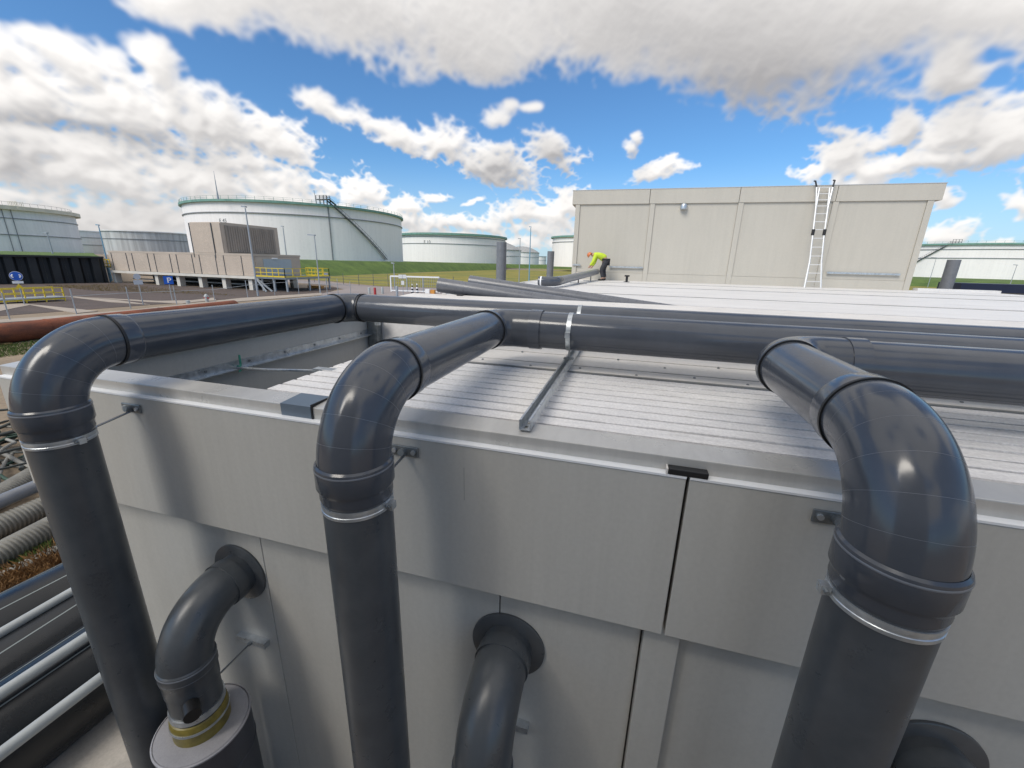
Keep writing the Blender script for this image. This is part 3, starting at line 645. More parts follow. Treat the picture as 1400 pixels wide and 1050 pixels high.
def sign_post(name, label, base, top, kind):
    p = gz(*base); h = over(*top, p); t = thing(name, label, 'sign', p)
    MB().tube([p, p + Vector((0, 0, h))], .04, 8).build('post', 'pole', t)
    u = Vector((p.x, p.y, 0)).normalized(); s = Vector((u.y, -u.x, 0)); f0 = p - u * .06; e = (h - over(top[0] + .5, top[1] + 10, p)) / 10
    def plate(w, z0, z1, m, nm, off=0.):
        mb = MB(); a = f0 - u * off; mb.obb(a + Vector((0, 0, z0)), a + Vector((0, 0, z1)), w, .02, upv=u); return mb.build(nm, m, t)
    def disc(rad, z, m, nm, off, n=28):
        a = f0 - u * off + Vector((0, 0, z)); return MB().tube([a, a - u * .015], rad, n).build(nm, m, t)
    if kind == 'P':
        plate(10.5 * e, h - 11 * e, h, 'blue', 'sign_plate')
        k = .013; z = h - 9 * e; g = 7 * e / .62
        plate(1.3 * e, z, z + 7 * e, 'sign_white', 'letter_stem', k)
        q = f0 - u * .016 + s * .02; mb = MB(); mb.tube([q + Vector((0, 0, z + .57 * g))] + arc(q + s * .10 * g + Vector((0, 0, z + .44 * g)), (0, 0, 1), s, .13 * g, 0, math.pi, 10) + [q + Vector((0, 0, z + .31 * g))], .05 * g, 6); o = mb.build('letter_bowl', 'sign_white', t)
        for c in t.children:
            if c.name.startswith('letter_stem'): c.location = s * -.04
    if kind == 'mandatory':
        rr0 = 6.4 * e; z = h - rr0; disc(rr0, z, 'sign_white', 'sign_rim', 0); disc(rr0 * .93, z, 'blue', 'sign_plate', .02)
        for sg in (-1, 1):
            q = f0 - u * .05 + s * sg * rr0 * .30 + Vector((0, 0, z)); MB().tube(arc(q, s * sg, (0, 0, 1), rr0 * .34, -1.2, 1.2, 10), rr0 * .13, 6).build('sign_arrow', 'sign_white', t)
        plate(10.5 * e, h - 16.5 * e, h - 13.2 * e, 'sign_white', 'text_plate')
        a = f0 - u * .03; zz = h - 23 * e
        mb = MB(); v = [a - s * 4.2 * e + Vector((0, 0, zz)), a + s * 4.2 * e + Vector((0, 0, zz)), a + Vector((0, 0, zz + 6 * e))]; mb.add(v + [q - u * .02 for q in v], [(0, 1, 2), (5, 4, 3), (0, 3, 4, 1), (1, 4, 5, 2), (2, 5, 3, 0)]); mb.build('warning_triangle', 'yellow', t)
    if kind == 'back':
        disc(4 * e, h - 4 * e, 'sign_back', 'sign_plate', 0); plate(10 * e, h - 15 * e, h - 9 * e, 'sign_back', 'sign_plate')
    if kind == 'plate':
        plate(5 * e, h - 6.5 * e, h, 'sign_back', 'sign_plate')
    if kind == 'two':
        for q in (-2.7 * e, 2.7 * e):
            o = plate(5 * e, h - 5 * e, h, 'sign_white', 'sign_plate'); o.location = s * q
        plate(4 * e, h - 14 * e, h - 8.5 * e, 'sign_white', 'text_plate')
sign_post('parking_sign', 'blue square parking sign with white letter P on thin post', (236, 411.5), (230.5, 377.5), 'P')
sign_post('round_sign', 'round blue sign with white arrows above a yellow warning triangle', (34, 417), (25.5, 371), 'mandatory')
sign_post('road_sign', 'grey backs of two traffic plates on a leaning post', (196, 417), (183.5, 374), 'back')
sign_post('road_sign', 'grey plate sign on a post beside the road bend', (447, 389), (445.5, 372.5), 'plate')
sign_post('gate_sign', 'pair of white plates on a post at the barrier', (551.5, 407), (550.5, 375.5), 'two')

def fence(label, pts, hpx, mpost, rails=1, r=.04, cat='fence'):
    g0 = gz(*pts[0]); t = thing('fence', label, cat, g0); tops = []
    for i, p in enumerate(pts):
        q = gz(*p); h = over(p[0] + hpx[i][0], p[1] + hpx[i][1], q); MB().tube([q - Vector((0, 0, .05)), q + Vector((0, 0, h))], r, 6).build('fence_post', mpost, t); tops.append((q, h))
    for k in range(rails):
        mb = MB()
        for (q, h), (q2, h2) in zip(tops, tops[1:]):
            a = (k + 1) / rails * .72 + .0; mb.tube([q + Vector((0, 0, h * a)), q2 + Vector((0, 0, h2 * a))], r * .55, 5)
        mb.build('fence_wire', mpost, t)
fence('grey post and wire fence along the rusted pipe', [(14, 438), (105, 430), (179, 422), (242, 417.5), (294, 412.5), (339, 407.5), (376, 404), (409, 402.5), (448, 406), (463, 407), (480, 406.5)], [(-8, -38), (-8.5, -35), (-6.5, -30), (-4.5, -27), (-4, -23), (-3.5, -24), (-3, -24), (-2.5, -24), (-2, -24), (-2, -26), (-2, -22)], 'pole', 1, .035)
fence('thin dark mesh fence along the road below the bank', [(400, 384.5), (430, 386), (451, 388), (470, 389), (491, 390.5), (511, 391.5), (531, 392.5), (578, 394), (620, 395)], [(-1, -14), (-1, -14), (-1, -15), (-.5, -15.5), (-.5, -16), (-.5, -17), (0, -17), (0, -17), (0, -17)], 'stair', 3, .05)

def yellow_walkway():
    a = gz(-130, 424); b_ = gz(89.5, 411.5); h = over(88, 392.5, b_); t = thing('walkway', 'yellow railed footbridge over the gravel next to the round blue sign', 'walkway', b_)
    d = (b_ - a).normalized(); n = Vector((-d.y, d.x, 0)); n = n if n.dot(b_) > 0 else -n; L_ = (b_ - a).length
    MB().obb(a + Vector((0, 0, h * .30)) + n * .7, b_ + Vector((0, 0, h * .30)) + n * .7, 1.5, .10).build('deck', 'pole', t)
    for w in (0, 1.5):
        for q in (.34, .66, 1.0): MB().obb(a + n * w + Vector((0, 0, h * q - .04)), b_ + n * w + Vector((0, 0, h * q - .04)), .06, .07).build('hand_rail', 'yellow', t)
        k = L_
        while k > 0:
            q = a + d * k + n * w; MB().obb(q + Vector((0, 0, .0)), q + Vector((0, 0, h)), .08, .08).build('rail_post', 'yellow', t); k -= 1.25
        MB().obb(a + n * w + Vector((0, 0, h * .22)), b_ + n * w + Vector((0, 0, h * .22)), .05, .18).build('toe_board', 'yellow', t)
yellow_walkway()

# rusted pipeline
pb = gz(322, 427)
pa = pb + (gz(0, 470.5) - pb).normalized() * 42; pa.z = pb.z = 0
rp = thing('rusted_pipeline', 'long rust brown steel pipe lying on the yard soil', 'pipeline', pb)
up_ = Vector((0, 0, .475)); dd = (pa - pb).normalized()
MB().pipe_open(pb + up_, pa + up_, .475, .02, 40).build('pipe', 'rust', rp, smooth=40)
for k in range(1, 7): MB().ring(pb + up_ + dd * k * 6, dd, .475, .05, .012).build('weld_bead', 'rust', rp)
for k in range(0, 7): 
    q = pb + dd * (k * 6 + 2); MB().obb(q + Vector((-dd.y, dd.x, 0)) * .7 + Vector((0, 0, .0)), q - Vector((-dd.y, dd.x, 0)) * .7 + Vector((0, 0, .0)), .3, .16).build('timber_block', 'weeds', rp)

# gate frame, bollards, barrier things by the road
def gate():
    a = gz(535, 399); b_ = gz(601, 401); h = over(533.5, 377.5, a)
    t = thing('sliding_gate', 'white sliding gate frame with mesh infill by the road', 'gate', a)
    up2 = Vector((0, 0, h))
    MB().obb(a + up2, b_ + up2, .16, .2).build('top_rail', 'sign_white', t); MB().obb(a + Vector((0, 0, .2)), b_ + Vector((0, 0, .2)), .14, .16).build('bottom_rail', 'sign_white', t)
    for i in range(4):
        q = a.lerp(b_, i / 3); MB().obb(q, q + up2, .13, .13).build('upright', 'sign_white' if i in (0, 3) else 'pole', t)
    mb = MB()
    for i in range(22):
        q = a.lerp(b_, (i + .5) / 22); mb.obb(q + Vector((0, 0, .2)), q + up2, .025, .025)
    mb.build('mesh_infill', 'pole', t)
gate()
for (x, y, lab, m, hh) in ((505, 402, 'short grey bollard left of the red bollard', 'tube', 9), (513, 403, 'dark red bollard by the road', 'red', 10), (523, 402, 'short grey bollard right of the red bollard', 'tube', 9.5), (543, 405, 'dark thick gate post beside the sign post', 'pole', 14), (257.5, 415.5, 'stubby pale valve post by the rusted pipe', 'tube', 5)):
    p = gz(x, y); h = over(x - .3, y - hh, p); b0 = MB(); b0.lathe(p, [(.16, -.05), (.16, h * .9), (.13, h * .97), (.05, h)], 16); b0 = b0.build('bollard', m, None, smooth=40); 
    tag(b0, lab, 'bollard', None)
for (x, y, hh, lab) in ((564, 402, 14, 'black and white striped cone marker left of its twin'), (570.5, 402.5, 15, 'taller black and white striped cone marker')):
    p = gz(x, y); h = over(x, y - hh, p); t = thing('marker_post', lab, 'marker', p, 'striped markers at the gate')
    MB().lathe(p, [(.32, 0), (.32, .06), (.2, .08)], 16).build('foot', 'black', t)
    for k in range(6):
        z0 = .08 + (h - .08) * k / 6; z1 = .08 + (h - .08) * (k + 1) / 6; ra = .2 - .15 * k / 6; rb = .2 - .15 * (k + 1) / 6
        MB().lathe(p, [(ra, z0), (rb, z1)], 16).build('stripe', 'sign_white' if k % 2 else 'black', t, smooth=40)
p = gz(593, 402); h = over(594, 396.5, p); t = thing('cabinet', 'small orange and white meter cabinets behind the open pipe end', 'cabinet', p)
MB().box(p.x - .5, p.x + .1, p.y, p.y + .4, 0, h).build('cabinet_body', 'orange', t); MB().box(p.x - 1.3, p.x - .65, p.y, p.y + .4, 0, h * 1.15).build('cabinet_body', 'sign_white', t)
p = gz(283.5, 413.5); t = thing('hydrant', 'small grey hydrant with side caps near the fence', 'hydrant', p)
MB().lathe(p, [(.14, 0), (.14, .5), (.2, .52), (.2, .6), (.1, .75), (.02, .8)], 14).build('body', 'tube', t, smooth=50); MB().tube([p + Vector((-.28, 0, .42)), p + Vector((.28, 0, .42))], .07, 10).build('side_cap', 'red', t)
p = gz(430, 394.5)
o = MB().box(p.x - 1.2, p.x + 1.2, p.y, p.y + .6, 0, .4).build('concrete_block', 'orange'); tag(o, 'low orange block lying at the gravel corner by the road', 'block')
# tall grey vent stacks beyond the roof
def stack(label, px, w, ytop, y):
    c = gy(px, 380, y); rad = w / 2 * ray(px, 380).y / F * y / ray(px, 380).y; rad = w / 2 / F * (Vector((c.x, c.y, c.z - H)).dot(Vector((xv[2], yv[2], zv[2]))))
    h = gy(px, ytop, y).z; t = thing('vent_stack', label, 'vent stack', (c.x, y, 0), 'plain grey vent stacks behind the roof')
    MB().lathe((c.x, y, 0), [(rad, 0), (rad, h), (rad - .03, h), (rad - .03, h - 1)], 32, caps=False).build('stack_pipe', 'pvc_pale', t, smooth=40)
    MB().lathe((c.x, y, 0), [(rad + .15, 0), (rad + .15, .1), (rad, .1)], 32).build('base_flange', 'pvc_pale', t)
stack('thick grey vent stack beside the two domed tanks', 685, 13.6, 331, 22.0)
stack('shorter grey vent stack at the left corner of beige building', 751.5, 9.2, 343.5, 31.0)
stack('grey vent stack right of the beige building', 1297, 14, 355, 24.0)

# ================================================================ the low technical building in the foreground
def z(c): return H + c
XE = 13.5                                               # right end of the building, well outside the frame
NB = thing('low_grey_building', 'low grey panel clad plant building with white ribbed roof and fascia', 'building', (0, 1.6, 0))
YW = 1.60
# wall panels with open joints, posts at the fascia joints
joints = [-3.66, -1.965, -.475, .205]
for a, b_ in zip(joints, joints[1:]): MB().box(a + .003, b_ - .003, YW, YW + .1, .02, z(-1.44)).build('wall_panel', 'panel', NB, bevel=.003)
q = .365
while q < XE:
    e = min(q + (1.62 if q < 12 else 1.2), XE); nb = q + 1.62
    MB().box(q + .003, e - .003, YW, YW + .1, .02, z(-1.44)).build('wall_panel', 'panel', NB, bevel=.003); q += 1.625
    if abs((q - .365) % 3.25) < .01:
        MB().box(q - .0, q + .155, YW - .045, YW + .1, .0, z(-1.44)).build('wall_post', 'panel', NB, bevel=.004); q += .16
MB().box(.21, .36, YW - .045, YW + .1, .0, z(-1.44)).build('wall_post', 'panel', NB, bevel=.004)
MB().box(-3.68, -3.56, YW - .03, YW + .12, .0, z(-1.44)).build('wall_post', 'panel', NB, bevel=.004)
MB().box(-3.655, XE, YW + .101, YW + .15, .0, z(-1.75)).build('wall_backing', 'dark', NB)
# fascia panels
fj = [-3.74, -3.165, .278, 3.70, 7.12, 10.5, XE]
for a, b_ in zip(fj, fj[1:]): MB().box(a + .006, b_ - .006, 1.5, 1.56, z(-1.497), z(-.757)).build('fascia_panel', 'panel', NB, bevel=.004)
MB().box(-3.73, XE, 1.562, 1.60, z(-1.49), z(-.80)).build('fascia_backing', 'dark', NB)
for xx in (-.62,): MB().box(xx - .0009, xx + .0009, 1.4992, 1.503, z(-1.02), z(-.86)).build('hairline_joint', 'hair', NB)
for a, b_ in zip(fj, fj[1:]): MB().box(a + .006, b_ - .006, 1.4965, 1.538, z(-.7565), z(-.7475)).build('edge_strip', 'sign_white', NB)  # plain white strip along the top edge of each fascia panel
# coping along the front and round the left end
for a, b_ in zip((-3.76, -1.6, 1.9, 5.3, 8.7), (-1.6, 1.9, 5.3, 8.7, XE)):
    MB().add([(x, y, zz) for x in (a + .003, b_ - .003) for (y, zz) in ((1.535, z(-.765)), (1.535, z(-.690)), (1.668, z(-.680)), (1.668, z(-.78)), (1.658, z(-.78)), (1.658, z(-.70)), (1.55, z(-.71)), (1.55, z(-.765)))],
        [(0, 1, 9, 8), (1, 2, 10, 9), (2, 3, 11, 10), (3, 4, 12, 11), (4, 5, 13, 12), (5, 6, 14, 13), (6, 7, 15, 14), (7, 0, 8, 15), tuple(reversed(range(8))), tuple(range(8, 16))]).build('coping', 'coping', NB, bevel=.004)
MB().box(-3.76, -3.50, 1.669, 5.3, z(-.745), z(-.680)).build('coping', 'coping', NB, bevel=.004)
MB().add([(x, y, zz) for x in (-1.60, -1.424) for (y, zz) in ((1.53, z(-.760)), (1.53, z(-.6865)), (1.671, z(-.676)), (1.671, z(-.70)))], [(0, 1, 5, 4), (1, 2, 6, 5), (2, 3, 7, 6), (3, 0, 4, 7), (0, 3, 2, 1), (4, 5, 6, 7)]).build('coping_joint_cover', 'slate', NB)
for xx in (-1.42,): MB().box(xx, xx + .006, 1.528, 1.672, z(-.762), z(-.6745)).build('joint_seal', 'seal', NB)
MB().box(.205, .345, 1.496, 1.534, z(-.747), z(-.722)).build('fascia_clip', 'black', NB, bevel=.004)
MB().box(.198, .204, 1.497, 1.534, z(-.747), z(-.724)).build('clip_shim', 'flash', NB)
# left parapet and the open plant recess behind the front wall
MB().box(-3.66, -3.56, 1.71, 5.3, z(-1.7), z(-.746)).build('parapet_wall', 'panel', NB)
MB().box(-3.66, -3.56, 1.70, 24.0, .0, z(-1.71)).build('end_wall', 'panel', NB)
MB().box(-3.56, -1.80, 5.2, 5.3, z(-1.7), z(-.66)).build('recess_wall', 'roof_far', NB)
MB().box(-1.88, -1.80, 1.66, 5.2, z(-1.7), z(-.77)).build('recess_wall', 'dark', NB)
MB().box(-3.56, -1.80, 1.72, 5.2, z(-1.75), z(-1.7)).build('recess_floor', 'zinc_dark', NB)
MB().box(-3.56, -1.80, 1.603, 1.655, z(-1.42), z(-.76)).build('recess_wall', 'panel', NB)
MB().box(-3.555, -3.49, 1.9, 5.08, z(-1.035), z(-1.025)).add([(-3.558, 1.9, z(-1.035)), (-3.558, 5.08, z(-1.035)), (-3.548, 5.08, z(-1.035)), (-3.548, 1.9, z(-1.035)), (-3.558, 1.9, z(-.955)), (-3.558, 5.08, z(-.955)), (-3.548, 5.08, z(-.955)), (-3.548, 1.9, z(-.955))], [(0, 3, 2, 1), (4, 5, 6, 7), (3, 7, 6, 2), (0, 1, 5, 4), (1, 2, 6, 5), (0, 4, 7, 3)]).build('angle_rail', 'zinc', NB)
for k in range(7):
    MB().tube([(-3.55, 2.2 + k * .45, z(-.985)), (-3.538, 2.2 + k * .45, z(-.985))], .012, 8).build('rail_bolt', 'zinc_dark', NB)
mb = MB(); mb.box(-3.54, -3.40, 5.06, 5.19, z(-1.25), z(-.80)); mb.build('corner_bracket', 'zinc_dark', NB)
mb = MB(); mb.box(-3.40, -3.33, 5.02, 5.06, z(-.88), z(-.75)); mb.build('bracket_tab', 'zinc', NB)
p0 = Vector((-3.54, 2.95, z(-1.02))); p1 = Vector((-1.98, 2.25, z(-.735)))
MB().tube([p0, Vector((-2.9, 2.7, z(-.92))), p1], .010, 6).build('stay_rod', 'zinc', NB); MB().box(p1.x - .03, p1.x + .12, p1.y - .03, p1.y + .03, z(-.726), z(-.714)).build('stay_foot', 'zinc', NB)
MB().tube([p0 + Vector((.02, .03, .12)), p0 + Vector((.03, .02, .03)), p0 + Vector((.05, -.02, -.03)), p0 + Vector((.03, .03, -.02)), p0 + Vector((.01, .0, .02))], .010, 6).build('cord_tie', 'cord', NB)

# roof: ribbed sheet, lapped flashings, ridge, valley, far sheets
def ribbed():
    prof = []; y = 1.664; zt = -.716
    while y < 2.74:
        prof += [(y, zt), (y + .083, zt + .001), (y + .085, zt - .030), (y + .107, zt - .030), (y + .109, zt - .001)]; y += .111
    prof += [(2.775, zt)]
    xs = [-1.93 + (XE + 1.93) * i / 24 for i in range(25)]
    v = []; f = []
    n = len(prof)
    for i, x in enumerate(xs):
        for j, (yy, zz) in enumerate(prof):
            v.append((x, yy + random.uniform(-.0015, .0015), z(zz) + random.uniform(-.0012, .0012)))
    for i in range(len(xs) - 1):
        for j in range(n - 1): f.append((i * n + j, (i + 1) * n + j, (i + 1) * n + j + 1, i * n + j + 1))
    MB().add(v, f).build('ribbed_roof_sheet', 'roof', NB)
    v = []; f = []
    for j, (yy, zz) in enumerate(prof): v += [(-1.931, yy, z(zz) - .001), (-1.931, yy, z(zz) - .018)]
    for j in range(n - 1): f.append((2 * j, 2 * j + 1, 2 * j + 3, 2 * j + 2))
    MB().add(v, f).build('sheet_edge', 'dark', NB)
    MB().box(-1.9, XE, 1.66, 2.78, z(-.80), z(-.745)).build('roof_deck', 'dark', NB)
ribbed()
seq = [2.77, 2.935, 3.23, 3.95, 4.75, 5.6, 6.62]
def roofz(y): return -.712 + max(0, y - 3.0) * .0445
for i, (a, b_) in enumerate(zip(seq, seq[1:])):
    xl = -1.93 if a < 5.2 else -3.68
    za, zb = roofz(a) + .010 - .001 * i, roofz(b_) + .004
    MB().add([(xl, a, z(za)), (XE, a, z(za)), (XE, b_ + .03, z(zb)), (xl, b_ + .03, z(zb)), (xl, a, z(za - .011)), (XE, a, z(za - .011)), (XE, b_ + .03, z(zb - .02)), (xl, b_ + .03, z(zb - .02))], [(0, 1, 2, 3), (4, 7, 6, 5), (0, 4, 5, 1), (0, 3, 7, 4), (1, 5, 6, 2), (2, 6, 7, 3)]).build('roof_sheet', 'flash', NB)
    MB().box(xl, XE, a - .004, a + .001, z(za - .012), z(za - .003)).build('lap_shadow_strip', 'hair', NB)  # dark strip painted in as the shadow line under each lap
MB().box(-3.68, XE, 5.3, 6.62, z(-.85), z(-.625)).build('roof_deck', 'flash', NB)
for (row, st) in ((2.86, .0), (2.80, .36), (3.08, .55), (3.2, .2)):
    x = -1.7 + st
    while x < 3.2:
        yy = row + random.uniform(-.008, .008); c = Vector((x + random.uniform(-.05, .05), yy, z(roofz(yy) + .0085)))
        MB().lathe(c, [(.009, -.004), (.009, .004), (.004, .007)], 8).build('roof_screw', 'zinc_dark', NB); x += .72
# valley gutter
MB().box(-3.68, XE, 6.66, 7.95, z(-1.15), z(-1.05)).build('valley_gutter', 'zinc', NB)
MB().box(-3.68, XE, 6.60, 6.655, z(-1.15), z(-.58)).build('valley_side', 'flash', NB)
MB().box(-3.68, XE, 7.95, 8.0, z(-1.15), z(-.672)).build('valley_side', 'flash', NB)
for i, (a, b_) in enumerate(((7.95, 10.45), (10.45, 14.6), (14.6, 17.6), (17.6, 20.6))):
    zz = -.661 + .002 * i
    mb = MB()
    n = 30
    v = []; f = []
    for k in range(n + 1):
        x = -3.72 + (XE + 3.72) * k / n
        v += [(x, a + random.uniform(-.012, .012), z(zz) + .014), (x, b_ + .05, z(zz)), (x, a, z(zz) - .03), (x, b_ + .05, z(zz) - .03)]
    for k in range(n):
        o = k * 4; f += [(o, o + 4, o + 5, o + 1), (o + 2, o + 6, o + 4, o), (o + 3, o + 1, o + 5, o + 7), (o + 2, o + 3, o + 7, o + 6)]
    MB().add(v, f).build('roof_sheet', 'roof_far', NB)
    MB().box(-3.72, XE, a - .022, a - .010, z(zz) - .02, z(zz) + .009).build('lap_shadow_strip', 'hair', NB)  # far sheets get the same painted shadow line at their laps
MB().box(-3.70, XE, 8.0, 20.6, z(-.95), z(-.70)).build('roof_deck', 'flash', NB)
MB().box(-3.74, -3.66, 7.95, 20.6, z(-.95), z(-.63)).build('roof_edge_trim', 'flash', NB)
MB().box(10.9, XE, 20.3, 20.62, z(-.655), z(-.56)).build('roof_edge_trim', 'roof_far', NB)

# ---------------------------------------------------------------- beige building standing behind the roof
YF = 20.2; XL, XR = -2.76, 10.60; ZT = 3.19; ZF = 2.62
FB = thing('beige_building', 'beige panel clad upper building with overhanging fascia behind white roof', 'building', (XL, YF, 0))
MB().box(XL + .05, XR - .05, YF + .12, 32, .0, z(ZT - .2)).build('core', 'panel_far', FB)
fx = [XL - .16, .42, 3.94, 7.36, XR + .16]
for a, b_ in zip(fx, fx[1:]): MB().box(a + .01, b_ - .01, YF - .07, YF + .1, z(ZF), z(ZT)).build('fascia_panel', 'panel_far', FB, bevel=.006)
MB().box(XL - .17, XR + .17, YF - .08, 32.1, z(ZT), z(ZT + .025)).build('roof_cap', 'coping', FB)
MB().box(XR - .04, XR + .16, YF + .1, 32, z(ZF), z(ZT)).build('fascia_panel', 'panel_far', FB)
MB().box(XL - .16, XL + .04, YF + .1, 32, z(ZF), z(ZT)).build('fascia_panel', 'panel_far', FB)
px_ = [XL, .47, 3.94, 7.30, XR - .26]
for a in px_: MB().box(a, a + .20, YF - .05, YF + .2, z(-.66), z(ZF)).build('wall_post', 'panel_far', FB, bevel=.006)
for a, b_ in zip(px_, px_[1:]):
    MB().box(a + .205, b_ - .006, YF, YF + .12, z(-.30), z(ZF)).build('wall_panel', 'panel_far', FB)
    MB().box(a + .205, b_ - .006, YF - .03, YF + .11, z(-.66), z(-.306)).build('plinth_panel', 'panel_far', FB)
MB().box(XR - .06, XR - .02, YF + .15, 32, z(-.66), z(ZF)).build('side_wall', 'panel_far', FB)
def wall_rail(x0, x1, zc):
    MB().box(x0, x1, YF - .10, YF - .06, z(zc) - .035, z(zc) + .035).build('wall_rail', 'zinc', FB)
    for x in (x0 + .1, x1 - .1): MB().box(x - .03, x + .03, YF - .062, YF + .01, z(zc) - .04, z(zc) + .04).build('rail_fixing', 'zinc_dark', FB)
wall_rail(-1.05, .45, -.05); wall_rail(7.62, 10.1, -.06); wall_rail(-2.72, -2.35, .0)
p = gy(934.5, 283, YF); t = MB().lathe((p.x, YF - .10, p.z), [(.02, .14), (.12, .10), (.15, .0), (.14, -.10), (.10, -.12)], 18).build('dome_lamp', 'zinc', FB, smooth=50)
MB().box(p.x - .05, p.x + .05, YF - .12, YF + .02, p.z + .05, p.z + .13).build('lamp_bracket', 'zinc_dark', FB)
# aluminium ladder leaning on the fascia
def ladder():
    def on(px, py, s):                                  # s 0 at the foot, 1 at the top
        return gy(px, py, 19.15 + (YF - .22 - 19.15) * s)
    Lp = [(1099, 396, 0), (1107, 357, .26), (1111.5, 318, .53), (1115.5, 283, .78), (1116.5, 256, .97), (1115, 247.5, 1.0)]
    Rp = [(1121.5, 396.5, 0), (1123, 357, .26), (1127, 318, .53), (1132, 283, .78), (1138.5, 256, .97), (1141.5, 246.5, 1.0)]
    a = on(*Lp[0]); t = thing('ladder', 'aluminium telescopic ladder leaning against the beige fascia', 'ladder', (a.x, a.y, z(-.65)))
    L_ = [on(*p) for p in Lp]; R2 = [on(*p) for p in Rp]; L_[0].z = R2[0].z = z(-.648)
    for pts in (L_, R2):
        MB().tube(pts[:2], .034, 8).build('foot_section', 'alu', t); MB().tube(pts[1:5], .030, 8).build('rail', 'alu', t)
        MB().tube([pts[4], pts[5], pts[5] + Vector((0, .12, .02))], .030, 8).build('roof_hook', 'black', t)
        MB().tube([pts[2] - Vector((0, 0, .10)), pts[2] + Vector((0, 0, .12))], .058, 8).build('hinge_lock', 'black', t)
    def at(pts, s):
        s *= 4
        i = min(int(s), 3); return pts[i].lerp(pts[i + 1], s - i)
    for k in range(13):
        s = .06 + k * .078; MB().tube([at(L_, s), at(R2, s)], .017, 8).build('rung', 'alu', t)
    for (u0, u1) in ((.18, .30), (.82, .70)):           # inner rails of the upper section
        q0 = at(L_, .99).lerp(at(R2, .99), u0); q1 = at(L_, .77).lerp(at(R2, .77), .04 if u0 < .5 else .96); MB().tube([q0, q1], .028, 8).build('inner_rail', 'alu', t)
ladder()
# navy topped unit on the right
p = gz(1313, 402, z(-.75)); 
t = thing('plant_unit', 'low grey unit with dark navy top band right of beige building', 'building', (14.6, 25, 0))
a = gy(1316, 387, 25); b_ = gy(1330, 399, 25)
MB().box(a.x, 34, 25.05, 26.4, .0, b_.z).build('wall', 'unit', t); MB().box(a.x - .08, 34.1, 24.9, 26.5, b_.z, a.z).build('fascia', 'navy', t)
for k in range(5): MB().box(a.x + 1.5 + k * 3, a.x + 1.54 + k * 3, 25.03, 25.06, 0, b_.z - .02).build('panel_joint', 'zinc_dark', t)

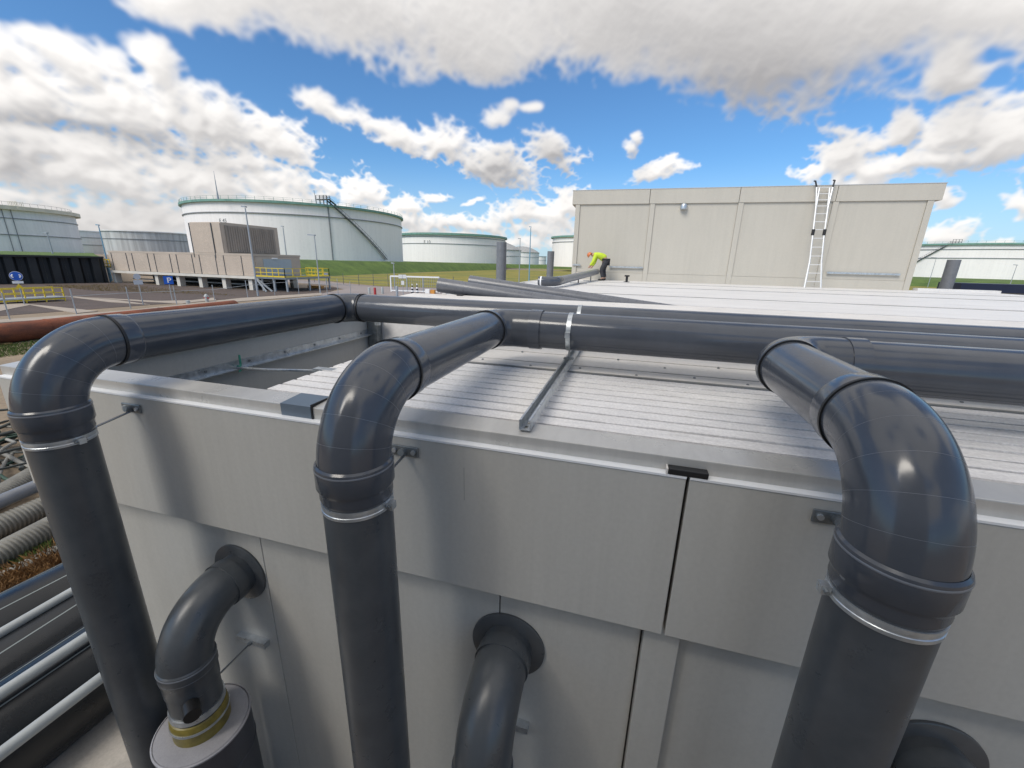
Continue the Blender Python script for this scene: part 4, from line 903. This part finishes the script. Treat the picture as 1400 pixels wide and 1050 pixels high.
# ---------------------------------------------------------------- the three pipe runs in front
def vent_pipe(X, Y0, Yr, label, run_clamp_x, coupler, R1=.29, R2=.17):
    r = .125; zh = z(-.44)
    t = thing('vent_pipe', label, 'pipe', (X, Y0, 0), 'dark grey plastic pipes over the roof edge')
    ze = zh - R1
    MB().tube([(X, Y0, .12), (X, Y0, ze - .03)], r, 64).build('standpipe', 'pvc_old', t, smooth=40)
    MB().lathe((X, Y0, .1), [(.20, 0), (.20, .02), (.14, .03), (.135, .10)], 40).build('base_collar', 'pvc_old', t, smooth=40)
    pts = arc((X, Y0 + R1, ze), (0, -1, 0), (0, 0, 1), R1, 0, math.pi / 2, 28)
    eb = MB().tube(pts, .1285, 64, caps=False).build('elbow', 'pvc', t, smooth=40)
    for k in (1, 2, 3, 4, 5):                           # moulding seams across the bend
        a = math.pi / 2 * k / 6 + .04; c = Vector((X, Y0 + R1 - R1 * math.cos(a), ze + R1 * math.sin(a))); ax = Vector((0, math.sin(a), math.cos(a)))
        MB().ring(c, ax, .1283, .0009, .0004, 64).build('seam', 'seam', eb)
    # bell socket under the bend
    so = MB().lathe((X, Y0, ze), [(.1285, .035), (.136, .028), (.138, .02), (.138, -.055), (.134, -.062), (.129, -.075), (.130, -.10), (.127, -.11), (.125, -.112)], 64, caps=False).build('bell_socket', 'pvc', t, smooth=30)
    MB().lathe((X, Y0, ze), [(.1365, .022), (.1392, .018), (.1392, .013), (.1365, .010)], 64, caps=False).build('socket_lip', 'seam', so, smooth=60)
    # upper joint
    yj = Y0 + R1
    MB().tube([(X, yj - .006, zh), (X, yj - .006, zh), (X, yj + .006, zh), (X, yj + .006, zh)], [.126, .1345, .1345, .126], 64, caps=False).build('seal_ring', 'seal', t)
    MB().tube([(X, yj + .005, zh), (X, yj + .008, zh), (X, yj + .075, zh), (X, yj + .085, zh), (X, yj + .09, zh)], [.128, .133, .132, .129, .125], 64, caps=False).build('collar', 'pvc_run', t, smooth=40)
    y2 = Yr - R2
    MB().tube([(X, yj + .05, zh), (X, y2 - .0, zh)], r, 64, caps=False).build('cross_pipe', 'pvc', t, smooth=40)
    MB().tube([(X, y2 - .014, zh), (X, y2 - .014, zh), (X, y2 - .004, zh), (X, y2 - .004, zh)], [.124, .133, .133, .124], 64, caps=False).build('seal_ring', 'seal', t)
    MB().tube([(X, y2 - .004, zh), (X, y2 + .0, zh), (X, y2 + .03, zh)] + arc((X + R2, y2, zh), (-1, 0, 0), (0, 1, 0), R2, .12, math.pi / 2, 22), [.130, .134, .133] + [.131] * 23, 64, caps=False).build('corner_elbow', 'pvc', t, smooth=40)
    x2 = X + R2
    if coupler:
        MB().tube([(x2 + .10, Yr, zh), (x2 + .10, Yr, zh), (x2 + .18, Yr, zh), (x2 + .18, Yr, zh)], [.126, .1355, .1355, .126], 64, caps=False).build('coupler', 'pvc_run', t, smooth=30)
        MB().tube([(x2 - .002, Yr, zh), (x2 + .12, Yr, zh)], .131, 64, caps=False).build('spigot', 'pvc', t, smooth=40)
    else:
        MB().tube([(x2 + .02, Yr, zh), (x2 + .02, Yr, zh), (x2 + .03, Yr, zh), (x2 + .03, Yr, zh)], [.124, .1325, .1325, .124], 64, caps=False).build('seal_ring', 'seal', t)
    MB().tube([(x2, Yr, zh), (XE - .5, Yr, zh)], r, 64).build('run_pipe', 'pvc_run', t, smooth=40)
    # clamp round the standpipe with a threaded rod and wall plate
    zc = ze - .135
    cl = MB(); cl.lathe((X, Y0, zc), [(.124, -.017), (.1285, -.017), (.1285, -.006), (.1265, -.004), (.1265, .004), (.1285, .006), (.1285, .017), (.124, .017)], 64, caps=False); cl = cl.build('pipe_clamp', 'zinc', t, smooth=30)
    for s in (-1, 1):
        ex = X + s * .1275; MB().box(min(ex, ex + s * .026), max(ex, ex + s * .026), Y0 - .014, Y0 + .014, zc - .014, zc + .014).build('clamp_ear', 'zinc', cl)
        MB().tube([(ex + s * .013, Y0 - .024, zc), (ex + s * .013, Y0 + .024, zc)], .007, 8).build('clamp_bolt', 'zinc_dark', cl)
    MB().tube([(X + .01, Y0 + .124, zc), (X + .01, 1.492, zc + .03)], .006, 8).build('threaded_rod', 'steel', t)
    pl = MB().box(X - .065, X + .075, 1.490, 1.4995, z(-.845), z(-.795)).build('wall_plate', 'zinc_dark', t, bevel=.004)
    for s in (-.042, .052): MB().tube([(X + s, 1.491, z(-.82)), (X + s, 1.482, z(-.82))], .011, 10).build('plate_bolt', 'zinc', pl)
    MB().tube([(X + .005, 1.49, z(-.82)), (X + .005, 1.462, z(-.815))], .016, 10).build('rod_socket', 'zinc_dark', pl)
    if run_clamp_x is not None:
        c = MB().ring((run_clamp_x, Yr, zh), (1, 0, 0), .125, .030, .004, 64).build('pipe_clamp', 'zinc', t, smooth=30)
        MB().box(run_clamp_x - .016, run_clamp_x + .016, Yr - .156, Yr - .126, zh - .018, zh + .018).build('clamp_ear', 'zinc', c)
        MB().tube([(run_clamp_x, Yr, zh - .124), (run_clamp_x, Yr, z(-.640))], .006, 8).build('support_rod', 'steel', t)
        MB().box(run_clamp_x - .034, run_clamp_x + .034, Yr - .02, Yr + .02, z(-.6305), z(-.622)).build('channel_nut', 'zinc_dark', t)
    return t
vent_pipe(-2.60, 1.185, 3.40, 'dark grey pipe rising nearest the yard with its corner at the parapet', -.375, False)
vent_pipe(-.91, 1.16, 2.80, 'dark grey pipe between the two wall elbows with collar on its corner', -.365, True)
vent_pipe(.756, 1.17, 2.33, 'dark grey pipe with the widest bend beside the fascia clip', None, True)
# slotted strut channel on the roof
st = thing('strut_channel', 'galvanised slotted channel lying across the white ribbed roof', 'channel', (-.37, 1.64, z(-.714)))
cx, w, zb = -.372, .0235, z(-.679)
ch = MB(); ya, yb = 1.57, 4.1
for s in (-1, 1):
    ch.box(cx + s * w - .00125, cx + s * w + .00125, ya, yb, zb, zb + .045); ch.box(min(cx + s * w, cx + s * (w - .009)), max(cx + s * w, cx + s * (w - .009)), ya, yb, zb + .045, zb + .048)
    ch.box(min(cx + s * (w - .0015), cx + s * .007), max(cx + s * (w - .0015), cx + s * .007), ya, yb, zb, zb + .0025)
ch.build('channel_profile', 'zinc', st)
br = MB(); yy = ya
while yy < yb: br.box(cx - .007, cx + .007, yy, yy + .022, zb + .0003, zb + .0022); yy += .05
br.build('slot_bridge', 'zinc', st)

# ---------------------------------------------------------------- wall elbows and the filter drum
def wall_elbow(X, label, zlow, R1=.27):
    r = .125; Y0 = 1.21; zf = z(-1.885); yj = Y0 + R1
    t = thing('wall_elbow', label, 'pipe', (X, YW, zf - .2), 'dark grey elbows coming out of the wall')
    MB().tube([(X, YW - .001, zf), (X, YW - .012, zf), (X, YW - .016, zf)], [.192, .192, .186], 56).build('flange', 'pvc_old', t, smooth=40)
    MB().tube([(X, YW - .01, zf), (X, yj + .04, zf)], .127, 56, caps=False).build('stub', 'pvc_old', t, smooth=40)
    MB().tube([(X, yj + .06, zf), (X, yj + .06, zf), (X, yj + .045, zf), (X, yj - .01, zf), (X, yj - .01, zf)], [.126, .134, .136, .136, .128], 56, caps=False).build('collar', 'pvc_old', t, smooth=30)
    eb = MB().tube(arc((X, yj, zf - R1), (0, 0, 1), (0, -1, 0), R1, 0, math.pi / 2, 24), .1285, 56, caps=False).build('elbow', 'pvc_old', t, smooth=40)
    ze = zf - R1
    s = MB().lathe((X, Y0, ze), [(.1285, .02), (.136, .012), (.137, 0), (.136, -.06), (.131, -.07), (.130, -.16), (.126, -.165)], 56, caps=False).build('bell_socket', 'pvc_old', t, smooth=30)
    MB().lathe((X, Y0, ze), [(.136, .008), (.1385, .004), (.1385, -.001), (.136, -.004)], 56, caps=False).build('socket_lip', 'seam', s, smooth=60)
    MB().lathe((X, Y0, ze), [(.1355, -.04), (.1368, -.042), (.1355, -.045)], 56, caps=False).build('socket_line', 'seam', s)
    MB().tube([(X, Y0, ze - .1), (X, Y0, zlow)], r, 56).build('down_pipe', 'pvc_old', t, smooth=40)
    # strut stub on the wall with its rod
    MB().box(X - .10, X + .13, YW - .042, YW - .001, z(-2.425), z(-2.385)).build('strut_stub', 'zinc', t)
    MB().tube([(X + .02, YW - .05, z(-2.405)), (X + .01, Y0 + .12, z(-2.42))], .006, 8).build('threaded_rod', 'steel', t)
    MB().tube([(X + .02, YW - .042, z(-2.405)), (X + .02, YW - .060, z(-2.405))], .013, 6).build('rod_nut', 'zinc_dark', t)
    return t, ze, Y0
X1 = -2.165
t, ze, y0 = wall_elbow(X1, 'dark elbow from the wall dropping into the grey drum', z(-2.60))
MB().tube([(X1 + .10, y0 - .09, z(-2.335)), (X1 + .165, y0 - .13, z(-2.335))], .040, 20).build('side_spigot', 'black', t, smooth=40)
MB().ring((X1, y0, z(-2.465)), (0, 0, 1), .127, .034, .006, 56).build('pipe_clamp', 'zinc', t, smooth=30)
wall_elbow(-.425, 'dark elbow from the wall between the middle pipe and the panel post', z(-3.6))
wall_elbow(1.345, 'dark elbow from the wall behind the widest bend', z(-3.6))
dr = thing('filter_drum', 'grey cylindrical filter drum with yellow taped neck under the wall elbow', 'drum', (X1, y0, .1))
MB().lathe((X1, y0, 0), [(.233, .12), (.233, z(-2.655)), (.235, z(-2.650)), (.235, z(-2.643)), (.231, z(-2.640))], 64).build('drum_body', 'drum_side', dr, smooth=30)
MB().lathe((X1, y0, 0), [(.2315, z(-2.641)), (.226, z(-2.634)), (.14, z(-2.626))], 64).build('drum_lid', 'drum', dr, smooth=30)
MB().lathe((X1, y0, 0), [(.2345, z(-2.652)), (.2395, z(-2.648)), (.2395, z(-2.638)), (.2315, z(-2.634))], 64, caps=False).build('lid_rim', 'drum', dr, smooth=60)
MB().lathe((X1, y0, 0), [(.139, z(-2.63)), (.139, z(-2.56)), (.142, z(-2.545)), (.139, z(-2.515)), (.134, z(-2.50)), (.127, z(-2.495))], 56, caps=False).build('taped_neck', 'yellow_tape', dr, smooth=30)
MB().ring((X1, y0, z(-2.545)), (0, 0, 1), .141, .016, .003, 56).build('neck_band', 'zinc', dr)
for k in range(2): MB().lathe((X1, y0, 0), [(.2332, z(-2.86 - .45 * k)), (.2375, z(-2.87 - .45 * k)), (.2332, z(-2.88 - .45 * k))], 64, caps=False).build('drum_bead', 'drum_side', dr, smooth=60)
a = [Vector((X1 + .2352 * math.cos(q), y0 + .2352 * math.sin(q), 0)) for q in [R_(-118 + i * 4) for i in range(12)]]
mb = MB(); mb.add([p + Vector((0, 0, z(-2.72))) for p in a] + [p + Vector((0, 0, z(-2.80))) for p in a], [(i, i + 12, i + 13, i + 1) for i in range(11)]); mb.build('drum_label', 'green_label', dr)

# ---------------------------------------------------------------- spare pipes in the valley, elbow pipe and worker at the back
def spare(label, pl, depth, pr, yr, zr):
    k = depth / F; v = ray(*pl) * k; A = Vector((v.x, v.y, H + v.z)); B = gy(pr[0], pr[1], yr); B.z = z(zr)
    o = MB().pipe_open(A, B, .125, .008, 48).build('spare_pipe', 'pvc_mid', None, smooth=40); tag(o, label, 'pipe', 'spare pipes lying on the roof valley'); return A, B
A, B = spare('spare grey pipe with open end propped over the roof edge', (600, 389.5), 7.25, (935, 424), 7.25, -.86)
spare('spare grey pipe lying just behind the propped open one', (642.5, 385.5), 7.9, (985, 424), 7.75, -.83)
t = MB().box(A.x + .45, A.x + .55, 6.55, 7.95, z(-.66), A.z - .13).build('timber_prop', 'dark'); tag(t, 'dark timber block propping the spare pipes at the roof edge', 'timber')
def back_pipe():
    A = Vector((-2.10, 12.0, z(-.48))); B = Vector((-1.55, 19.75, z(-.28)))
    t = thing('back_pipe', 'short grey pipe with elbow and clamp lying towards the worker', 'pipe', (A.x, A.y, z(-.65)))
    d = (B - A).normalized(); MB().tube([A + d * .35, B], .125, 40).build('pipe', 'pvc_pale', t, smooth=40)
    MB().tube([A + d * .6, A + d * .35, A + d * .16 + Vector((-.03, 0, 0)), A + Vector((-.12, .04, 0)), A + Vector((-.3, 0, 0)), A + Vector((-.48, 0, 0))], .134, 40).build('elbow', 'pvc_run', t, smooth=40)
    MB().ring(A + Vector((-.40, 0, 0)), (1, 0, 0), .134, .04, .006).build('pipe_clamp', 'sign_white', t)
    MB().tube([A + Vector((-.40, 0, -.13)), (A.x - .40, A.y, z(-.655))], .012, 8).build('support_rod', 'steel', t)
    for q in (.45, .8):
        c = A.lerp(B, q); MB().tube([c - Vector((0, 0, .12)), (c.x, c.y, z(-.655))], .02, 8).build('support_leg', 'black', t); MB().box(c.x - .3, c.x + .3, c.y - .08, c.y + .08, z(-.657), z(-.625)).build('support_foot', 'zinc_dark', t)
back_pipe()
p = gy(857, 381, 18.3); t = thing('roof_stand', 'small black support foot standing on the white roof by the worker', 'stand', (p.x, 18.3, z(-.655)))
MB().tube([(p.x, 18.3, z(-.655)), (p.x, 18.3, z(-.40))], .05, 10).build('stem', 'black', t); MB().box(p.x - .12, p.x + .12, 18.2, 18.4, z(-.655), z(-.62)).build('base', 'black', t); MB().box(p.x - .1, p.x + .1, 18.25, 18.35, z(-.42), z(-.36)).build('saddle', 'black', t)

def worker():
    base = Vector((-1.25, 19.35, z(-.652)))
    t = thing('person', 'person in yellow hi-vis jacket and dark trousers bending over on the roof', 'person', base)
    def skin(name, verts, edges, rad, m, sub=2, par=t, root=0):
        me = bpy.data.meshes.new(name); me.from_pydata([Vector(v) for v in verts], edges, []); me.materials.append(MT[m])
        o = bpy.data.objects.new(name, me); COL.objects.link(o); o.parent = par
        md = o.modifiers.new('skin', 'SKIN'); md.use_smooth_shade = True
        if not me.skin_vertices: me.attributes.new('skin', 'FLOAT', 'POINT')
        sv = me.skin_vertices[0].data
        for i, r in enumerate(rad): sv[i].radius = r if isinstance(r, tuple) else (r, r); sv[i].use_root = (i == root)
        s = o.modifiers.new('sub', 'SUBSURF'); s.levels = sub; s.render_levels = sub; return o
    # body: hips, bent spine, neck, head, arms reaching down, legs slightly bent; -x is forward
    V = [(.10, 0, .86), (-.06, 0, 1.02), (-.26, 0, 1.12), (-.40, 0, 1.13), (-.49, -.01, 1.10), (-.58, -.02, 1.06),
         (.10, .11, .84), (.02, .13, .46), (.10, .13, .09), (-.04, .14, .035),
         (.10, -.11, .84), (-.08, -.15, .47), (.02, -.15, .09), (-.12, -.16, .035),
         (-.36, .19, 1.08), (-.40, .22, .80), (-.52, .17, .58), (-.58, .15, .51),
         (-.36, -.19, 1.08), (-.44, -.23, .80), (-.58, -.17, .60), (-.65, -.15, .53)]
    E_ = [(0, 1), (1, 2), (2, 3), (3, 4), (4, 5), (0, 6), (6, 7), (7, 8), (8, 9), (0, 10), (10, 11), (11, 12), (12, 13), (2, 14), (14, 15), (15, 16), (16, 17), (2, 18), (18, 19), (19, 20), (20, 21)]
    Rd = [.13, .14, .15, .085, .06, .09, .095, .065, .045, .04, .095, .065, .045, .04, .07, .05, .04, .03, .07, .05, .04, .03]
    skin('body', V, E_, Rd, 'skin')
    skin('jacket', [(.06, 0, .90), (-.06, 0, 1.02), (-.26, 0, 1.12), (-.40, 0, 1.13), (-.36, .19, 1.08), (-.40, .22, .80), (-.51, .175, .61), (-.36, -.19, 1.08), (-.44, -.23, .80), (-.57, -.175, .63)],
         [(0, 1), (1, 2), (2, 3), (2, 4), (4, 5), (5, 6), (2, 7), (7, 8), (8, 9)], [.175, .18, .185, .10, .10, .072, .058, .10, .072, .058], 'hivis')
    skin('trousers', [(.10, 0, .88), (.10, .11, .82), (.02, .13, .46), (.10, .13, .13), (.10, -.11, .82), (-.08, -.15, .47), (.02, -.15, .13)], [(0, 1), (1, 2), (2, 3), (0, 4), (4, 5), (5, 6)], [.165, .12, .088, .075, .12, .088, .075], 'navy_cloth')
    for (x, y) in ((.06, .135), (-.03, -.155)):
        skin('boot', [(x + .05, y, .11), (x + .04, y, .05), (x - .06, y, .04), (x - .15, y, .035)], [(0, 1), (1, 2), (2, 3)], [.06, .055, .05, .04], 'boot')
    hd = base + Vector((-.60, -.02, 1.06)); u = Vector((-.72, 0, .55)).normalized()
    hm = MB(); hm.lathe((0, 0, 0), [(.145, -.01), (.150, .0), (.118, .012), (.112, .05), (.085, .10), (.04, .125), (.005, .13)], 28)
    o = hm.build('helmet', 'helmet', None, smooth=50); o.parent = t; o.matrix_local = Matrix.Translation(hd - base + u * .03) @ u.to_track_quat('Z', 'Y').to_matrix().to_4x4()
worker()

# ---------------------------------------------------------------- things lying on the ground left of the wall
ap = MB(); ap.poly([(p.x, p.y) for p in (gz(-60, 1130, .1), gz(152, 960, .1), gz(250, 880, .1), Vector((-2.6, 3.5, 0)), Vector((-2.6, -1.0, 0)))], -.2, .1)
struct(ap.build('concrete_apron', 'conc'))
def lying(name, label, cat, p0, p1, r, zc, m, ext=3.5, stripes=0, ribbed=False, group=None, turn=None, n=28):
    a = gz(*p0, zc); b_ = gz(*p1, zc); d = (b_ - a).normalized(); a = a - d * ext; b_ = b_ + d * 1.6
    t = thing(name, label, cat, (a.x, a.y, 0), group)
    if ribbed:
        L_ = (b_ - a).length; k = int(L_ / .055); pts = []; rad = []
        sd = Vector((-d.y, d.x, 0))
        for i in range(k * 4 + 1):
            s = i / (k * 4); pts.append(a + d * L_ * s + sd * .10 * math.sin(s * 5 + r * 40)); rad.append(r + (.012 if i % 4 in (1, 2) else -.014))
        MB().tube(pts, rad, 20).build('ribbed_hose_wall', m, t, smooth=25)
        MB().tube([pts[0] - d * .02, pts[0] + d * .25], r + .02, 20).build('hose_cuff', 'black', t)
    else:
        MB().pipe_open(a, b_, r, .03 if r > .2 else .005, n).build('pipe_wall', m, t, smooth=40)
    sd = Vector((-d.y, d.x, 0))
    for k in range(stripes):
        an = R_(35 + 38 * k); o = sd * math.cos(an) * r + Vector((0, 0, math.sin(an) * r)); MB().obb(a + o, b_ + o, .012, .004, upv=o).build('stripe', 'stripe', t)
    return t
g1 = 'black plastic pipes beside the concrete apron'
lying('plastic_pipe', 'wide black plastic pipe farthest from the concrete apron', 'pipe', (0, 872), (90, 822), .42, .42, 'hdpe', stripes=4, n=48)
lying('plastic_pipe', 'wide black plastic pipe second from the concrete apron', 'pipe', (0, 935), (112, 858), .42, .42, 'hdpe', stripes=4, n=48)
lying('plastic_pipe', 'wide black plastic pipe nearest the concrete apron', 'pipe', (0, 1010), (130, 915), .42, .42, 'hdpe', stripes=4, n=48)
lying('tube', 'thin grey tube farthest from the concrete apron, against dry weeds', 'tube', (0, 866), (98, 809), .045, .86, 'tube')
lying('tube', 'thin grey tube between the two farther black pipes', 'tube', (0, 949), (119, 870), .045, .90, 'tube')
lying('tube', 'thin grey tube nearest the concrete apron', 'tube', (0, 1031), (139, 926), .045, .86, 'tube')
lying('ribbed_hose', 'grey ribbed hose beside the dry weeds', 'hose', (0, 800), (80, 758), .17, .18, 'hose', ribbed=True)
lying('ribbed_hose', 'dark lined ribbed hose second from the dry weeds', 'hose', (0, 756), (72, 716), .17, .18, 'hose', ribbed=True)
lying('ribbed_hose', 'ribbed hose under the smooth grey pipe', 'hose', (0, 718), (60, 690), .17, .18, 'hose', ribbed=True)
lying('ribbed_hose', 'pale ribbed hose next to the heap of dark cables', 'hose', (0, 676), (44, 648), .17, .18, 'hose', ribbed=True)
lying('plastic_pipe', 'smooth grey plastic pipe lying across the ribbed hoses', 'pipe', (0, 686), (52, 664), .11, .46, 'pvc_pale')
# heap of dark cables
def heap():
    c = gz(2, 630); t = thing('cable_heap', 'heap of dark tangled cables behind the ribbed hoses', 'cables', c)
    for k in range(46):
        a = random.uniform(0, 6.28); q = c + Vector((random.uniform(-2.6, 2.2), random.uniform(-1.5, 1.4), .05 + random.random() * .38)); L_ = random.uniform(.8, 2.0); w = random.uniform(-.6, .6)
        pts = [q + Vector((math.cos(a + w * s) * L_ * s, math.sin(a + w * s) * L_ * s, .16 * math.sin(s * 3 + k) * (1 - abs(s)))) for s in [-1 + i / 5 for i in range(11)]]
        for p in pts: p.z = max(p.z, .03)
        MB().tube(pts, random.choice((.022, .03, .04)), 7).build('cable', random.choice(('cable', 'cable', 'cable_green', 'hose')), t, smooth=60)
heap()
# dry weeds between hoses and pipes: many small blades
def weeds(name, label_m, poly, n, hmin, hmax, m):
    mb = MB(); pts = [gz(*p) for p in poly]
    for k in range(n):
        u, v = random.random(), random.random()
        a = pts[0].lerp(pts[1], u); b_ = pts[3].lerp(pts[2], u); p = a.lerp(b_, v)
        h = random.uniform(hmin, hmax); an = random.random() * 6.28; w = random.uniform(.008, .02); s = Vector((math.cos(an), math.sin(an), 0)); l = Vector((random.uniform(-.6, .6), random.uniform(-.6, .6), 0)) * h
        o = len(mb.v); mb.v += [p - s * w, p + s * w, p + l * .5 + Vector((0, 0, h * .7)) + s * w * .7, p + l + Vector((0, 0, h))]; mb.f += [(o, o + 1, o + 2), (o, o + 2, o + 3)]
    o = mb.build(name, m); struct(o, 'stuff'); tag(o, label_m, 'weeds'); return o
weeds('weeds', 'dry brown weeds between the ribbed hoses and black pipes', [(-120, 885), (95, 772), (112, 800), (-120, 935)], 12000, .10, .44, 'dry_weeds')
weeds('weeds', 'green weeds among the dry ones by the hoses', [(-60, 830), (70, 742), (90, 762), (-60, 860)], 1500, .05, .18, 'green_weed')
weeds('weeds', 'sparse grass tufts on the soil below the rusted pipe', [(-20, 476), (90, 462), (130, 472), (-20, 492)], 2500, .04, .16, 'green_weed')
weeds('weeds', 'dry tufts scattered over the brown gravel', [(60, 391), (160, 389), (330, 405), (130, 398)], 5000, .05, .22, 'weeds')

# ---------------------------------------------------------------- taller unseen building, added behind the viewer to keep sun off the pipe wall
TW = thing('unseen_shade_building', 'unseen taller pale grey panel building added behind the viewer to shade the pipe wall', 'building', (-1.5, -7, 0))
MB().box(-5.4, 1.9, -8.9, -5.1, 0, 12.3).build('core', 'unit', TW)
for k in range(5):
    for j in range(4): MB().box(-5.5 + j * 1.875, -3.64 + j * 1.875, -9, -5, .1 + k * 2.46, 2.54 + k * 2.46).build('cladding_panel', 'unit', TW)
MB().box(-5.6, 2.1, -9.1, -4.9, 12.4, 12.6).build('coping', 'zinc_dark', TW)
